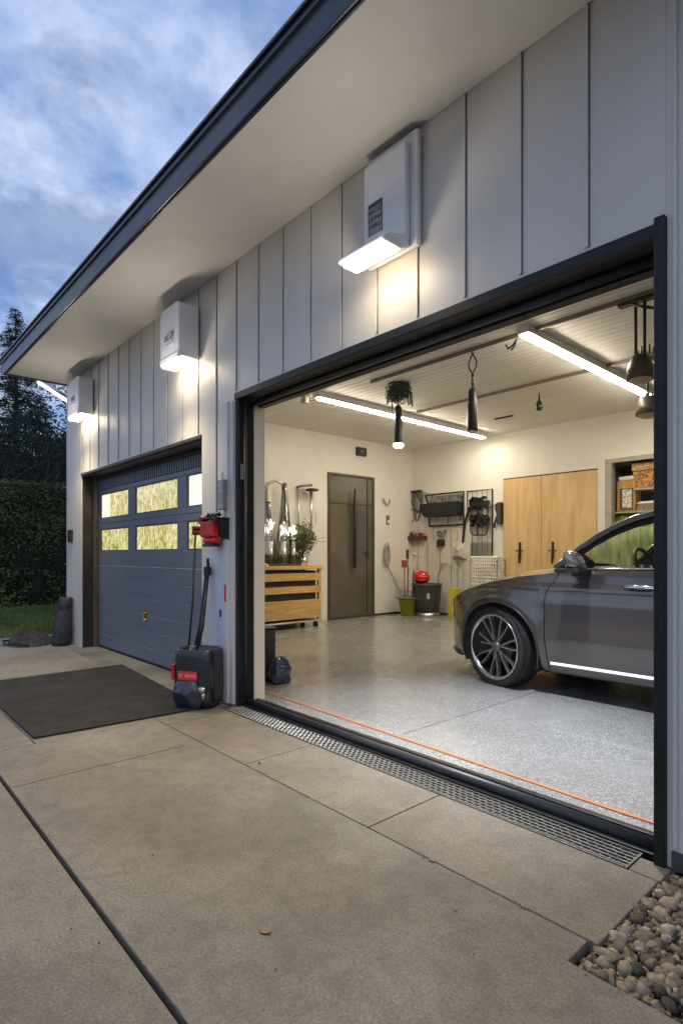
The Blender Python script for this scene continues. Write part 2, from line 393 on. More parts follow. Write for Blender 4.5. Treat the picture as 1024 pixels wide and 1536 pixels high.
# big opening lining and frame
of = MB()
of.box(JL-.005, JR, -.014, .030, OT-.045, OT+.012)          # outer top angle
of.box(JL+.03, JR, .031, .135, OT-.030, OT-.001)
of.box(JL+.03, JR, .185, .252, OT-.075, OT-.001)
of.box(JL+.001, JL+.045, -.004, .060, .0, OT-.046)          # left post
of.box(JL+.001, JL+.030, .061, .150, .0, OT-.031)
of.box(JR-.040, JR+.000, -.024, .055, -.03, OT+.03)         # right post
of.box(JR-.030, JR, .056, .22, .0, OT-.086)
of.build('opening_frame', framem, GB, bevel=.005)
og = MB()
og.tube([(JL+.03, .16, OT-.045), (JR-.03, .16, OT-.045)], .024, 12); og.tube([(JL+.047, .06, .02), (JL+.047, .06, OT-.05)], .012, 10)
og.build('frame_gasket', framegrey, GB, smooth=True)
cj = MB(); cj.box(JL-.12, JL-.0, .241, .262, .012, 2.42); cj.box(JL-.0+.001, JL+.022, .158, .262, .012, 2.39)
cj.build('jamb_board', cream, GB, bevel=.003)
ct = MB(); ct.box(JL-.115, JL-.055, -.045, -.0005, .01, OT-.045); ct.box(JL-.054, JL+.0, -.030, -.0006, .01, OT-.05)
ct.build('corner_trim', trimw, GB, bevel=.003)
sl = MB(); sl.box(JL+.001, JR-.04, .040, .208, -.03, .008); sl.box(JL+.02, JR-.035, .165, .203, .0085, .026)
sl.build('door_sill', framem, GB, bevel=.004)
st2 = MB(); st2.tube([(JL+.03, .092, .024), (JR-.035, .092, .024)], .026, 14); st2.build('threshold_bar', mat('rubber seal', (.028, .030, .033), .4, var=.2, scale=6), GB, smooth=True)
text('frame_lettering', 'DOORS', .036, mat('white letters', (.6, .6, .6), .5), GB, (JL+.0468, .030, 1.86), (R(90), R(-90), R(90)), .001)

# small closed sectional door
dy = .20
blue = mat('blue grey door paint', (.125, .145, .185), .38, var=.07, scale=3, bump=.04, bscale=60, stretch=(1, 1, 3))
gd = MB(); X0, X1 = -7.62, -4.04
cols = [(-7.56, -6.62), (-6.42, -5.34), (-5.14, -4.20)]
rws = [(1.665, 1.985), (1.245, 1.53)]
zz = [.02, .17, .348, .526, .704, .882, 1.06]
for a, b in zip(zz[:-1], zz[1:]): gd.box(X0, X1, dy, dy+.04, a+.0035, b-.0035)
gd.box(X0, X1, dy+.012, dy+.03, .02, 1.06)
pj = MB()
for z in zz[1:]: pj.box(X0, X1, dy-.0015, dy+.010, z-.0045, z+.0005)
def holed(mb, z0, z1, r):
    mb.box(X0, X1, dy, dy+.04, z0, r[0]); mb.box(X0, X1, dy, dy+.04, r[1], z1)
    e = [X0]+[v for c in cols for v in c]+[X1]
    for i in range(0, len(e), 2): mb.box(e[i], e[i+1], dy, dy+.04, r[0]+.0004, r[1]-.0004)
gd2 = gd
holed(gd2, 1.064, 1.60, rws[1]); holed(gd2, 1.604, 2.035, rws[0])
x = X0
gd2.box(X0, X1, dy+.008, dy+.04, 2.0352, 2.30)
while x < X1: gd2.box(x, x+.026, dy-.008, dy+.0078, 2.04, 2.30); x += .052
GD = gd2.build('garage_door', blue, GB, bevel=.003)
pj.build('groove_highlight', mat('pale highlight', (.42, .43, .46), .35, .3), GD)  # pale strips painted as the bright highlights along the panel grooves
def winmat(name, warm, seed):
    m = bpy.data.materials.new(name); m.use_nodes = True; t = m.node_tree; b = t.nodes['Principled BSDF']
    tc = N(t, 'ShaderNodeTexCoord'); mp = N(t, 'ShaderNodeMapping'); mp.inputs['Scale'].default_value = (1, 1, .38); mp.inputs['Location'].default_value = (seed*3.3, 0, seed)
    t.links.new(tc.outputs['Object'], mp.inputs[0])
    n = N(t, 'ShaderNodeTexNoise'); n.inputs['Scale'].default_value = 38; n.inputs['Detail'].default_value = 6; n.inputs['Roughness'].default_value = .65; n.inputs['Distortion'].default_value = .9
    t.links.new(mp.outputs[0], n.inputs['Vector'])
    n2 = N(t, 'ShaderNodeTexNoise'); n2.inputs['Scale'].default_value = 3.2; n2.inputs['Detail'].default_value = 3
    t.links.new(mp.outputs[0], n2.inputs['Vector'])
    d = (.16, .15, .035) if not warm else (.30, .26, .13)
    c1_ = ramp(t, n.outputs[0], [(.36, d), (.47, (.62, .52, .15) if not warm else (.72, .60, .30)), (.58, (1.0, .92, .60))])
    c2_ = ramp(t, n2.outputs[0], [(.40, (.78, .84, .62)), (.58, (1.0, 1.0, 1.0))])
    col = mixc(t, 1.0, c1_, c2_, 'MULTIPLY')
    t.links.new(col, b.inputs['Emission Color']); b.inputs['Emission Strength'].default_value = 1.0
    b.inputs['Base Color'].default_value = (.05, .05, .04, 1); b.inputs['Roughness'].default_value = .12
    bn = N(t, 'ShaderNodeBump'); bn.inputs['Strength'].default_value = .3; t.links.new(n.outputs[0], bn.inputs['Height']); t.links.new(bn.outputs[0], b.inputs['Normal'])
    return m
plainlit = emis('clear lit pane', (1, .88, .60), .95)
fr_m = mat('window bead', (.04, .055, .085), .45)
for ri, (za, zb_) in enumerate(rws):
    for ci, (xa, xb) in enumerate(cols):
        f = MB(); e = .014
        f.box(xa, xb, dy+.004, dy+.034, za, za+e); f.box(xa, xb, dy+.004, dy+.034, zb_-e, zb_)
        f.box(xa, xa+e, dy+.004, dy+.034, za+e, zb_-e); f.box(xb-e, xb, dy+.004, dy+.034, za+e, zb_-e)
        fo = f.build('window', fr_m, GD, bevel=.002)
        p = MB()
        if ri == 0 and ci == 0:
            p.box(xa+.30, xb-e, dy+.020, dy+.026, za+e, zb_-e); p.build('pane', winmat('rippled glass', 1, 9), fo)
            q = MB(); q.box(xa+e, xa+.298, dy+.020, dy+.026, za+e, zb_-e); q.build('pane', plainlit, fo)
        else:
            p.box(xa+e, xb-e, dy+.020, dy+.026, za+e, zb_-e)
            p.build('pane', plainlit if (ri == 0 and ci == 2) else winmat('rippled glass', ri == 0, ri*3+ci), fo)
h = MB(); h.box(-6.135, -6.075, dy-.008, dy-.0005, .455, .585); h.tube([(-6.105, dy-.03, .49), (-6.105, dy-.03, .555)], .012, 10)
h.tube([(-6.105, dy-.03, .555), (-6.105, dy, .555)], .008, 8); h.ball((-6.105, dy-.018, .475), .016, 8)
h.build('door_lock_handle', brass, GD, smooth=False)
sdf = MB(); sdf.box(DL, DR, .02, dy-.03, DT-.035, DT-.0005); sdf.box(DL, DR, dy-.029, dy-.003, DT-.075, DT-.001)
sdf.box(DL+.001, DL+.015, .01, dy-.06, 0, DT-.036)
sdf.box(DL-.0, DR, -.010, .019, DT-.02, DT+.012)
sdf.build('small_door_frame', mat('bronze frame', (.028, .024, .020), .45, var=.25), GB, bevel=.003)
tj = MB(); tj.box(DL+.016, DL+.06, dy-.059, dy-.004, 0, DT-.076); tj.build('timber_jamb', brownw, GB, bevel=.003)
bsn = MB(); bsn.box(X0, X1, dy-.005, dy+.03, -.002, .0195); bsn.build('bottom_seal', darkgap, GB)
pn = MB(); pn.box(-4.30, -4.045, -.026, -.0005, .02, 1.33); pn.build('white_access_panel', mat('lavender white panel', (.60, .60, .68), .4, var=.04), GB, bevel=.004)

# inner doors -------------------------------------------------------------
gy0, gy1, gz = onX(491, 935, IX).y, onX(560, 928, IX).y, 2.70
gdp = MB(); w = .045
gdp.box(IX+.001, IX+.03, gy0, gy0+w, .013, gz); gdp.box(IX+.001, IX+.03, gy1-w, gy1, .013, gz); gdp.box(IX+.001, IX+.03, gy0+w, gy1-w, gz-w, gz)
gdp.box(IX+.001, IX+.03, gy0+w, gy1-w, .013, .05); gdp.box(IX+.003, IX+.028, gy0+w, gy1-w, 2.14, 2.165)
gdp.box(IX+.003, IX+.028, gy1-.20, gy1-.18, .05, gz-w)
bronze = mat('bronze metal', (.075, .065, .055), .4, .4, var=.15, scale=4)
ID = gdp.build('glass_door', bronze, GB, bevel=.003)
q = MB(); q.box(IX+.008, IX+.014, gy0+w, gy1-.201, .051, 2.139); q.box(IX+.008, IX+.014, gy0+w, gy1-.201, 2.166, gz-w-.001); q.box(IX+.008, IX+.014, gy1-.179, gy1-w, .051, gz-w-.001)
q.build('tinted_pane', mat('tinted pane', (.12, .105, .085), .14, .0, var=.25, scale=1.1, c2=(.075, .066, .055), coat=.6), ID)
hy = gy0+(gy1-gy0)*.50
q = MB(); q.tube([(IX+.09, hy, .95), (IX+.10, hy, 1.2), (IX+.10, hy, 2.2), (IX+.09, hy+.01, 2.43)], [.028, .036, .030, .012], 10)
for zq in (1.1, 2.1): q.tube([(IX+.03, hy, zq), (IX+.09, hy, zq)], .012, 8)
q.build('pull_handle', blackp, ID, smooth=True)
q = MB(); q.tube([(IX+.03, gy1-.27, 1.22), (IX+.075, gy1-.27, 1.22), (IX+.08, gy1-.13, 1.22)], .012, 8); q.box(IX+.0301, IX+.04, gy1-.21, gy1-.17, 1.18, 1.28); q.build('lever_handle', blackp, ID)
# timber double doors on the back wall
tx0, txm, tx1, tz = -5.59, -4.86, -3.935, 2.545
for a, b, hx in ((tx0, txm-.003, -5.26), (txm+.003, tx1, -4.65)):
    q = MB(); q.box(a, b, BY-.030, BY-.001, .05, tz); TD = q.build('timber_door', ply, GB, bevel=.003)
    q = MB(); q.box(hx-.022, hx+.022, BY-.042, BY-.0305, 1.14, 1.42); q.tube([(hx, BY-.042, 1.27), (hx, BY-.085, 1.27)], .012, 8); q.tube([(hx-.05, BY-.085, 1.27), (hx+.09, BY-.085, 1.27)], .012, 8)
    q.box(hx-.012, hx+.012, BY-.075, BY-.043, 1.05, 1.2)
    q.build('door_handle', blackp, TD, bevel=.003)
q = MB(); q.box(tx0-.012, tx1+.012, BY-.012, BY-.0005, tz+.001, tz+.022); q.box(tx0-.012, tx0-.001, BY-.012, BY-.0005, .05, tz)
q.build('timber_door_trim', darkgap, GB)

# ------------------------------------------------------------------ wall lights outside
ink = mat('ink', (.05, .05, .06), .5)
def spill(o, x, y, z, e):
    ld = bpy.data.lights.new('lamp_light', 'SPOT'); ld.spot_size = R(168); ld.spot_blend = .6; lo = bpy.data.objects.new('lamp_light', ld); COL.objects.link(lo); lo.parent = o
    lo.location = Vector((x, y, z))-wl(o); ld.energy = e; ld.color = (1, .87, .68); ld.shadow_soft_size = .06; lo.rotation_euler = (R(180+22), 0, 0)
    ld = bpy.data.lights.new('down_light', 'SPOT'); lo = bpy.data.objects.new('down_light', ld); COL.objects.link(lo); lo.parent = o
    lo.location = Vector((x, y+.05, z+.06))-wl(o); ld.energy = 160; ld.color = (1, .80, .50); ld.spot_size = R(150); ld.spot_blend = 1; ld.shadow_soft_size = .08; lo.rotation_euler = (R(-34), 0, 0)
def wall_box(x0, x1, z0, z1, d, label, glyphs):
    xm = (x0+x1)/2
    o = thing('wall_light', label, 'wall light', (xm, 0, z0), 'white box lights along the front wall')
    b = MB(); b.prism([(x0+.015, z0), (x1-.0, z0), (x1, z1-.03), (x1-.05, z1), (x0+.05, z1), (x0, z1-.05)], -d, -.017, 'y')
    b.build('housing', white, o, bevel=.016, segs=3)
    b = MB(); b.box(x0+.012, x1-.012, -d-.004, -d+.02, z0-.012, z0+.045); b.build('hood', white, o, bevel=.008)
    b = MB(); b.box(x0+.03, x1-.02, -d+.012, -.065, z0-.026, z0-.0005); b.build('lens', lamp_w, o, bevel=.006)
    spill(o, xm, -d-.07, z0-.24, 15)
    b = MB(); b.box(xm-.055, xm+.09, -d-.003, -d-.0005, z0+.13, z0+.235); b.build('label_plate', mat('pale plate', (.5, .5, .53), .4), o)
    for s, sz, dx, dz in glyphs: text('lettering', s, sz, ink, o, (xm+dx, -d-.0045, z0+dz), (R(90), 0, 0), .0008)
    return o
wall_box(-4.86, -4.47, 2.895, 3.375, .205, 'white box light with a P mark above the closed door, middle of three', [('UC', .07, -.04, .20), ('-P', .10, .055, .20)])
wall_box(-7.60, -7.16, 2.915, 3.37, .19, 'white box light at the far left end of the front wall, lens glowing round below', [('NOI', .075, .01, .20)])
# big flat one over the open door
o = thing('wall_light', 'tall flat white box with long glowing lamp bar over the open doorway', 'wall light', (-2.15, 0, 2.85), 'white box lights along the front wall')
b = MB(); b.box(-2.36, -1.975, -.055, -.017, 2.87, 3.50); b.build('back_plate', white, o, bevel=.012)
b = MB(); b.box(-2.345, -2.02, -.10, -.056, 2.90, 3.44); b.build('housing', white, o, bevel=.014, segs=3)
b = MB(); b.prism([(-.10, 2.93), (-.235, 2.885), (-.27, 2.860), (-.27, 2.835), (-.13, 2.835), (-.056, 2.87)], -2.375, -2.02, 'x'); b.build('lamp_hood', white, o, bevel=.010, segs=3)
b = MB(); b.lathe((-2.345, -.15, 2.90), [(0, .0), (.05, .0), (.05, .03), (.03, .055), (0, .06)], 16); b.build('sensor_dome', white, o, smooth=True)
b = MB(); b.box(-2.35, -2.045, -.255, -.145, 2.816, 2.8348); b.build('lens', lamp_w, o, bevel=.005)
spill(o, -2.22, -.36, 2.58, 16)
b = MB(); b.box(-2.30, -2.19, -.1022, -.1005, 3.02, 3.20); lp = b.build('label_plate', mat('grey label', (.28, .28, .29), .5), o)
b = MB(); b.box(-2.30, -2.19, -.104, -.1025, 3.175, 3.20); b.box(-2.30, -2.295, -.104, -.1025, 3.02, 3.175); b.box(-2.195, -2.19, -.104, -.1025, 3.02, 3.175)
b.build('label_border', ink, o)
for i, s in enumerate(('NACAS', 'UDMA', 'MPIO')): text('lettering', s, .036, ink, o, (-2.245, -.1035, 3.15-i*.042), (R(90), 0, 0), .0008)

# bracket light tube round the left corner
o = thing('corner_tube_light', 'slanting bright tube light under the eaves round the left corner', 'tube light', (LX-.3, .2, 3.3))
pA, pB = onX(58, 573, -8.9), onX(104, 603, -8.45)
b = MB(); b.tube([pA, pB], .022, 10); b.build('tube', emis('tube lens', (1, .97, .88), 5), o, smooth=True)
b = MB(); b.tube([pA+Vector((0, 0, .045)), pB+Vector((0, 0, .05))], .028, 8); b.build('reflector', steel, o, smooth=True)
b = MB(); b.tube([pA+Vector((0, 0, .04)), (pA.x, pA.y, ZS)], .008, 6); b.build('hanger', steel, o)
b = MB(); b.tube([pB+Vector((0, 0, .04)), (pB.x+.02, pB.y, ZS)], .008, 6); b.build('hanger', steel, o)

# ------------------------------------------------------------------ strip lights inside
def strip(x, y0, y1, z, lab):
    o = thing('strip_light', lab, 'strip light', (x, (y0+y1)/2, z), 'long strip lights under the ceiling')
    b = MB(); b.box(x-.062, x+.062, y0-.04, y1+.03, z+.006, ZC-.0145); b.build('housing', white, o, bevel=.008)
    b = MB(); b.box(x-.046, x+.046, y0, y1, z-.012, z+.0055); b.build('diffuser', strip_w, o, bevel=.01)
    return o
strip(-5.83, 2.45, 6.3, 3.30, 'left strip light glowing under the ceiling, behind the two hanging black pendants')
strip(-2.83, 2.52, 5.9, 3.30, 'right strip light glowing under the ceiling above the car')
b = MB(); b.box(-6.02, -5.92, 2.30, 2.36, 3.24, 3.384); bj = b.build('junction_box', mat('beige box', (.55, .50, .42), .5), None, bevel=.004)
tag(bj, 'small beige junction box on the ceiling at the near end of the left strip light', 'junction box')

# ceiling rails (conduits)
for yy, x0, rr in ((2.62, -5.0, .014), (4.2, -5.6, .010)):
    b = MB(); b.box(x0, 1.9, yy-rr, yy+rr, ZC-.055, ZC-.0145); q = b.build('ceiling_rail', mat('rail brown', (.20, .165, .13), .5), None, bevel=.004)
    tag(q, 'dark ceiling rail nearer the open doorway' if yy < 3 else 'thinner dark ceiling rail farther back in the garage', 'ceiling rail', 'dark rails across the ceiling')

# hanging pendants
def pend_can(c, z0, z1, r, lab, grp=None, lit=False):
    o = thing('pendant_lamp', lab, 'pendant lamp', (c.x, c.y, z0), grp)
    b = MB(); zm = z0+(z1-z0)*.62
    b.lathe((c.x, c.y, 0), [(0, z0+.02), (r*.95, z0), (r, z0+.02), (r, zm), (r*.86, zm+.03), (r*.84, z1-.03), (r*.5, z1), (0, z1)], 20)
    b.build('can', blackp, o, smooth=True)
    if lit:
        b = MB(); b.lathe((c.x, c.y, 0), [(0, z0-.045), (r*.9, z0-.035), (r*1.35, z0-.01), (r*1.2, z0+.01), (r, z0+.015)], 20); b.build('bulb', bulb_w, o, smooth=True)
    else:
        b = MB(); b.lathe((c.x, c.y, 0), [(0, z0-.03), (r*.6, z0-.03), (r*.9, z0-.002)], 16); b.build('lens', chrome, o, smooth=True)
    return o
pc = Vector((-4.85, 2.96, 0)); A = pend_can(pc, 2.60, 3.10, .052, 'black tube pendant with lit bulb hanging from a wire tangle', 'black pendants hanging from the ceiling', True)
b = MB(); b.tube([(pc.x, pc.y, 3.10), (pc.x, pc.y, ZC-.02)], .009, 8); b.build('stem', blackp, A)
random.seed(11); b = MB()
for i in range(46):
    pts = []; ph = random.random()*6.28; rr = random.uniform(.05, .16); zz0 = 3.27+random.uniform(-.05, .08); tl = random.uniform(-.6, .6)
    for k in range(14):
        t = ph+k*.5; rk = rr*(1+.25*math.sin(k*1.7+i)); pts.append((pc.x+rk*math.cos(t), pc.y+rk*math.sin(t)*.8, min(3.37, zz0+.06*math.sin(t*1.3+tl)*(1+tl)-.0)))
    b.tube(pts, .0045, 5)
for i in range(7):
    a = random.uniform(0, 6.28); b.tube([(pc.x+.1*math.cos(a), pc.y+.1*math.sin(a), 3.3), (pc.x+.17*math.cos(a), pc.y+.17*math.sin(a), 3.25), (pc.x+.18*math.cos(a), pc.y+.18*math.sin(a), 3.12-.06*random.random())], .009, 6)
b.build('wire_tangle', mat('wire', (.02, .03, .032), .35, var=.4), A, smooth=True)
pc = Vector((-3.56, 2.72, 0)); A = pend_can(pc, 2.53, 2.99, .056, 'unlit black tube pendant hanging from a twisted loop of cord', 'black pendants hanging from the ceiling')
b = MB()
for s in (1, -1):
    b.tube([(pc.x, pc.y, 2.99), (pc.x+s*.012, pc.y, 3.06), (pc.x-s*.010, pc.y, 3.13), (pc.x+s*.045, pc.y, 3.21), (pc.x+s*.05, pc.y, 3.27), (pc.x+s*.012, pc.y, 3.345), (pc.x-s*.02, pc.y, 3.37)], .008, 6)
b.build('cord_loop', blackp, A, smooth=True)
b = MB(); b.box(pc.x-.02, pc.x+.02, pc.y-.02, pc.y+.02, 3.365, ZC-.014); b.build('ceiling_hook', steel, A)
pc = onZ(808, 590, ZC-.03); b = MB()
b.lathe((pc.x, pc.y, 0), [(0, 3.13), (.03, 3.14), (.048, 3.19), (.035, 3.25), (.014, 3.28), (.008, 3.37), (0, 3.385)], 16)
tag(b.build('hanging_bulb', mat('dark glass', (.02, .035, .02), .15), None, smooth=True), 'small dark green drop shaped bulb hanging alone from the ceiling', 'bulb')
def shade(c, z0, z1, zt, rods, lab, r):
    o = thing('shade_lamp', lab, 'pendant lamp', (c.x, c.y, z0), 'grey shade lamps by the right jamb')
    b = MB(); b.lathe((c.x, c.y, 0), [(r*.25, z1+.03), (r*.62, z1+.02), (r*.75, z1-.02), (r*.95, z0+.1), (r, z0), (r*.97, z0), (r*.9, z0+.09), (r*.7, z1-.03), (0, z1-.02)], 28); b.build('lamp_shade', mat('shade metal', (.10, .085, .07), .4, .3), o, smooth=True)
    b = MB(); b.lathe((c.x, c.y, 0), [(0, z0-.035), (r*.5, z0-.03), (r*.85, z0+.005)], 24); b.build('diffuser', mat('shade liner', (.55, .45, .34), .5), o, smooth=True)
    b = MB()
    for d in rods: b.tube([(c.x+d, c.y, z1), (c.x+d, c.y, zt)], .013, 8)
    b.build('rod', blackp, o, smooth=True)
    b = MB(); b.box(c.x-.17, c.x+.35, c.y-.035, c.y+.035, zt, zt+.03); b.tube([(c.x-.06, c.y, zt+.0), (c.x+.02, c.y-.03, zt-.05), (c.x+.13, c.y-.02, zt-.10), (c.x+.16, c.y, zt-.17)], .014, 6)
    b.build('bracket', blackp, o)
    b = MB()
    for k in range(5): b.tube([(c.x+.03*k, c.y-.05, z1+.0), (c.x+.03*k, c.y-.05, z1+.05+.03*(k % 2))], .007, 6)
    b.build('knobs', blackp, o)
shade(Vector((-1.83, 2.62, 0)), 2.66, 2.84, ZC-.09, (-.035, .035), 'grey bell shade lamp on twin rods under the nearer ceiling rail', .105)
shade(Vector((-2.33, 4.2, 0)), 2.72, 2.90, ZC-.09, (0,), 'grey bucket shade lamp beyond the twin rod lamp, half hidden by the jamb', .12)
pc = onZ(765, 512, ZC-.02); b = MB(); b.tube([(pc.x-.05, pc.y, 3.36), (pc.x-.03, pc.y, 3.31), (pc.x+.03, pc.y, 3.335), (pc.x+.07, pc.y, 3.385), (pc.x+.05, pc.y, 3.32), (pc.x+.02, pc.y-.02, 3.28)], .010, 6)
tag(b.build('ceiling_hook', blackp, None, smooth=True), 'small bent black hook on the ceiling between the cord pendant and right strip', 'hook')
pc = onZ(755, 626, ZC-.02); b = MB(); b.box(pc.x-.16, pc.x+.16, pc.y-.02, pc.y+.02, ZC-.030, ZC-.0145)
tag(b.build('ceiling_vent', darkgap), 'small dark slot vent in the ceiling boards near the back wall', 'vent')
# unseen cool spotlight, added to make the light pool on the front floor
o = thing('added_spotlight', 'unseen cool spotlight added on the ceiling for the pool by the doorway', 'spotlight', (-1.9, 1.15, ZC-.1))
b = MB(); b.lathe((-1.9, 1.15, 0), [(.06, ZC-.0145), (.06, ZC-.09), (.085, ZC-.13), (.08, ZC-.13), (.05, ZC-.10)], 20); b.build('housing', blackp, o, smooth=True)
ld = bpy.data.lights.new('spot', 'SPOT'); lo = bpy.data.objects.new('lamp', ld); COL.objects.link(lo); lo.parent = o; lo.location = (0, 0, -.05)
ld.energy = 850; ld.color = (.80, .87, 1.0); ld.spot_size = R(66); ld.spot_blend = 1.0; ld.shadow_soft_size = .07; lo.rotation_euler = (R(-4), R(3), 0)

# ------------------------------------------------------------------ small fixtures outside
p = onY(108, 803, 0); b = MB(); b.box(p.x-.075, p.x+.055, -.035, -.0005, 1.37, 1.535); o = b.build('keypad', blackp, None, bevel=.006); tag(o, 'small black keypad on the pale corner left of the closed door', 'keypad')
b = MB(); b.box(p.x-.03, p.x+.02, -.037, -.0352, 1.44, 1.47); b.build('indicator', mat('red lens', (.3, .03, .02), .3), o)
# grey key box with chain
kx = -4.0
o = thing('key_safe', 'grey metal key box with chain on the corner trim above the red clamp', 'key safe', (kx, -.05, 1.5))
b = MB(); b.box(kx-.035, kx+.055, -.095, -.046, 1.50, 1.74); b.build('box', mat('zinc grey', (.30, .30, .31), .45, .5, var=.15), o, bevel=.006)
b = MB(); b.tube([(kx-.0, -.07, 1.74), (kx-.0, -.07, 1.79), (kx+.02, -.07, 1.80), (kx+.025, -.07, 1.74)], .006, 6); b.build('shackle', steel, o)
for s, z in (('E2', 1.69), ('L7', 1.65)): text('lettering', s, .035, mat('pale ink', (.7, .7, .7), .5), o, (kx+.01, -.0955, z), (R(90), 0, 0), .001)
b = MB()
for k in range(3):
    b.tube([(kx-.03+.012*math.cos(t)+.012*k*.6, -.075+.006*math.sin(k), 1.475-.03*k+.016*math.sin(t)) for t in [i*.785 for i in range(8)]], .0045, 5, close=True)
b.build('chain', steel, o); o.location.z += .06
# bracket shelf with red clamp tool
sx = -4.10
o = thing('bracket_shelf', 'dark green metal bracket shelf fixed beside the open doorway', 'shelf', (sx, 0, 1.35))
b = MB(); b.box(sx-.14, sx+.14, -.16, -.028, 1.345, 1.357); b.prism([(-.028, 1.344), (-.105, 1.344), (-.09, 1.22), (-.028, 1.17)], sx+.05, sx+.13, 'x'); b.build('bracket', mat('dark green metal', (.02, .03, .025), .4, .4), o, bevel=.003)
o.location.z += .14; o.location.x += .02
random.seed(5); b = MB()
for k in range(9): b.ball((sx-.09+.022*k, -.10+.02*math.sin(k*2), 1.375+.006*(k % 3)), .018, 6, (1.3, .8, .8), .3, k)
q = b.build('wire_bundle', mat('dark wire', (.015, .03, .03), .35, var=.5), None, smooth=True); tag(q, 'dark bundle of wire lying on the green bracket shelf', 'wire'); q.location.z = .14; q.location.x = .02
o = thing('red_clamp', 'red clamp tool with round knob hanging under the bracket shelf', 'clamp', (sx-.15, -.1, 1.2))
b = MB(); b.box(sx-.16, sx+.045, -.15, -.05, 1.20, 1.335); b.box(sx-.13, sx+.045, -.14, -.06, 1.15, 1.1995); b.build('body', redp, o, bevel=.02, segs=3)
b = MB(); b.lathe((sx-.185, -.10, 1.345), [(0, -.03), (.035, -.03), (.042, 0), (.035, .03), (0, .03)], 16, 'y'); b.build('knob', mat('dark red', (.22, .02, .02), .4), o, bevel=.004)
b = MB(); b.box(sx-.29, sx-.16, -.14, -.07, 1.235, 1.262); b.box(sx-.29, sx-.16, -.14, -.07, 1.275, 1.295); b.box(sx-.30, sx-.27, -.145, -.065, 1.225, 1.30); b.build('jaw', mat('dark red metal', (.20, .04, .04), .35, .4), o, bevel=.004)
b = MB(); b.box(sx-.15, sx+.02, -.13, -.06, 1.125, 1.1495); b.build('foot', blackp, o, bevel=.006)
o.location.z += .14; o.location.x += .04
# poles standing in the container
o = thing('long_pole', 'thin black pole leaning upright in the black container, hooked to the red clamp', 'pole', (-4.2, -.2, .4), 'black poles standing in the container')
b = MB(); b.tube([(-4.33, -.20, .30), (-4.355, -.14, .8), (-4.365, -.11, 1.38)], .009, 8); b.build('shaft', blackp, o, smooth=True)
o = thing('long_pole', 'thick black double pole with clip grip standing in the black container', 'pole', (-4.15, -.2, .4), 'black poles standing in the container')
b = MB(); b.tube([(-4.23, -.20, .28), (-4.21, -.13, .6), (-4.215, -.07, 1.06)], [.016, .016, .012], 10); b.tube([(-4.27, -.20, .28), (-4.255, -.13, .6), (-4.25, -.075, 1.03)], .010, 10); b.build('shaft', mat('pole black', (.03, .03, .035), .25, .3), o, smooth=True)
b = MB(); b.box(-4.26, -4.195, -.09, -.05, 1.03, 1.10); b.box(-4.225, -4.205, -.085, -.065, 1.10, 1.17); b.tube([(-4.20, -.07, 1.05), (-4.17, -.09, 1.09), (-4.165, -.09, 1.13)], .007, 6); b.build('grip', blackp, o, bevel=.006)
# container
cx, cy = -4.13, -.215
o = thing('black_container', 'black plastic container with red label standing by the open doorway post', 'container', (cx, cy, 0))
b = MB(); prof = []
def ring(z, w, d, ox=0, oy=0, n=28, e=.42):
    r = []
    for k in range(n+1):
        t = 2*math.pi*(k % n)/n; c_, s_ = math.cos(t), math.sin(t)
        r.append((cx+ox+w*math.copysign(abs(c_)**e, c_), cy+oy+d*math.copysign(abs(s_)**e, s_), z))
    return r
rows = [ring(.005, .02, .02), ring(.005, .14, .10), ring(.03, .165, .125), ring(.16, .172, .135), ring(.30, .168, .13), ring(.42, .165, .128), ring(.452, .160, .122), ring(.46, .15, .112), ring(.445, .14, .10), ring(.38, .135, .095), ring(.36, .02, .02)]
b.grid(rows); b.build('body', mat('glossy black plastic', (.016, .018, .022), .22, coat=.4, var=.3, scale=9), o, smooth=True)
b = MB(); rows = []
for i in range(13):
    t = i/12; z = .025+.195*t; row = []; hw = .125*math.sin(math.pi*(.22+.62*t))**.6
    for k in range(15):
        u = -1+k/7; bul = .034*(1-abs(u)**2.2)*math.sin(math.pi*(.12+.80*t))
        row.append((cx-.03+hw*u, cy-.136-bul-.007*mnoise.noise(Vector((u*3, z*22, 1))), z-.035*(u*.5+.5)*(1-t)))
    rows.append(row)
b.grid(rows); b.build('wrapped_film', mat('blue black film', (.012, .019, .034), .10, coat=.9, bump=.6, bscale=14), o, smooth=True)
b = MB(); b.box(cx-.11, cx+.055, cy-.142, cy-.1365, .225, .295); b.build('label_panel', mat('label red', (.62, .04, .03), .35), o, bevel=.005)
b = MB(); b.box(cx-.176, cx-.150, cy-.125, cy-.06, .22, .34); b.build('side_badge', redp, o, bevel=.004)
text('lettering', 'VOTO', .036, mat('label pink', (.9, .55, .5), .4), o, (cx+.005, cy-.1432, .258), (R(90), 0, 0), .001)
text('lettering', 'IT', .040, mat('label pink', (.9, .55, .5), .4), o, (cx-.080, cy-.1432, .258), (R(90), 0, 0), .001)
b = MB(); b.lathe((cx+.125, cy-.10, .085), [(0, -.035), (.05, -.035), (.055, -.02), (.055, .02), (.05, .035), (0, .035)], 20, 'x'); b.build('wheel', mat('wheel rubber', (.02, .018, .016), .6), o, bevel=.004)
b = MB(); b.ball((cx+.10, cy-.145, .155), .030, 8, (1, .6, 1), .4, 3, 4); b.ball((cx+.115, cy-.148, .11), .022, 8, (.8, .6, 1.2), .4, 6, 4); b.build('caster_bracket', steel, o, smooth=True)
o.rotation_euler = (0, 0, R(34)); o.location.x += .03
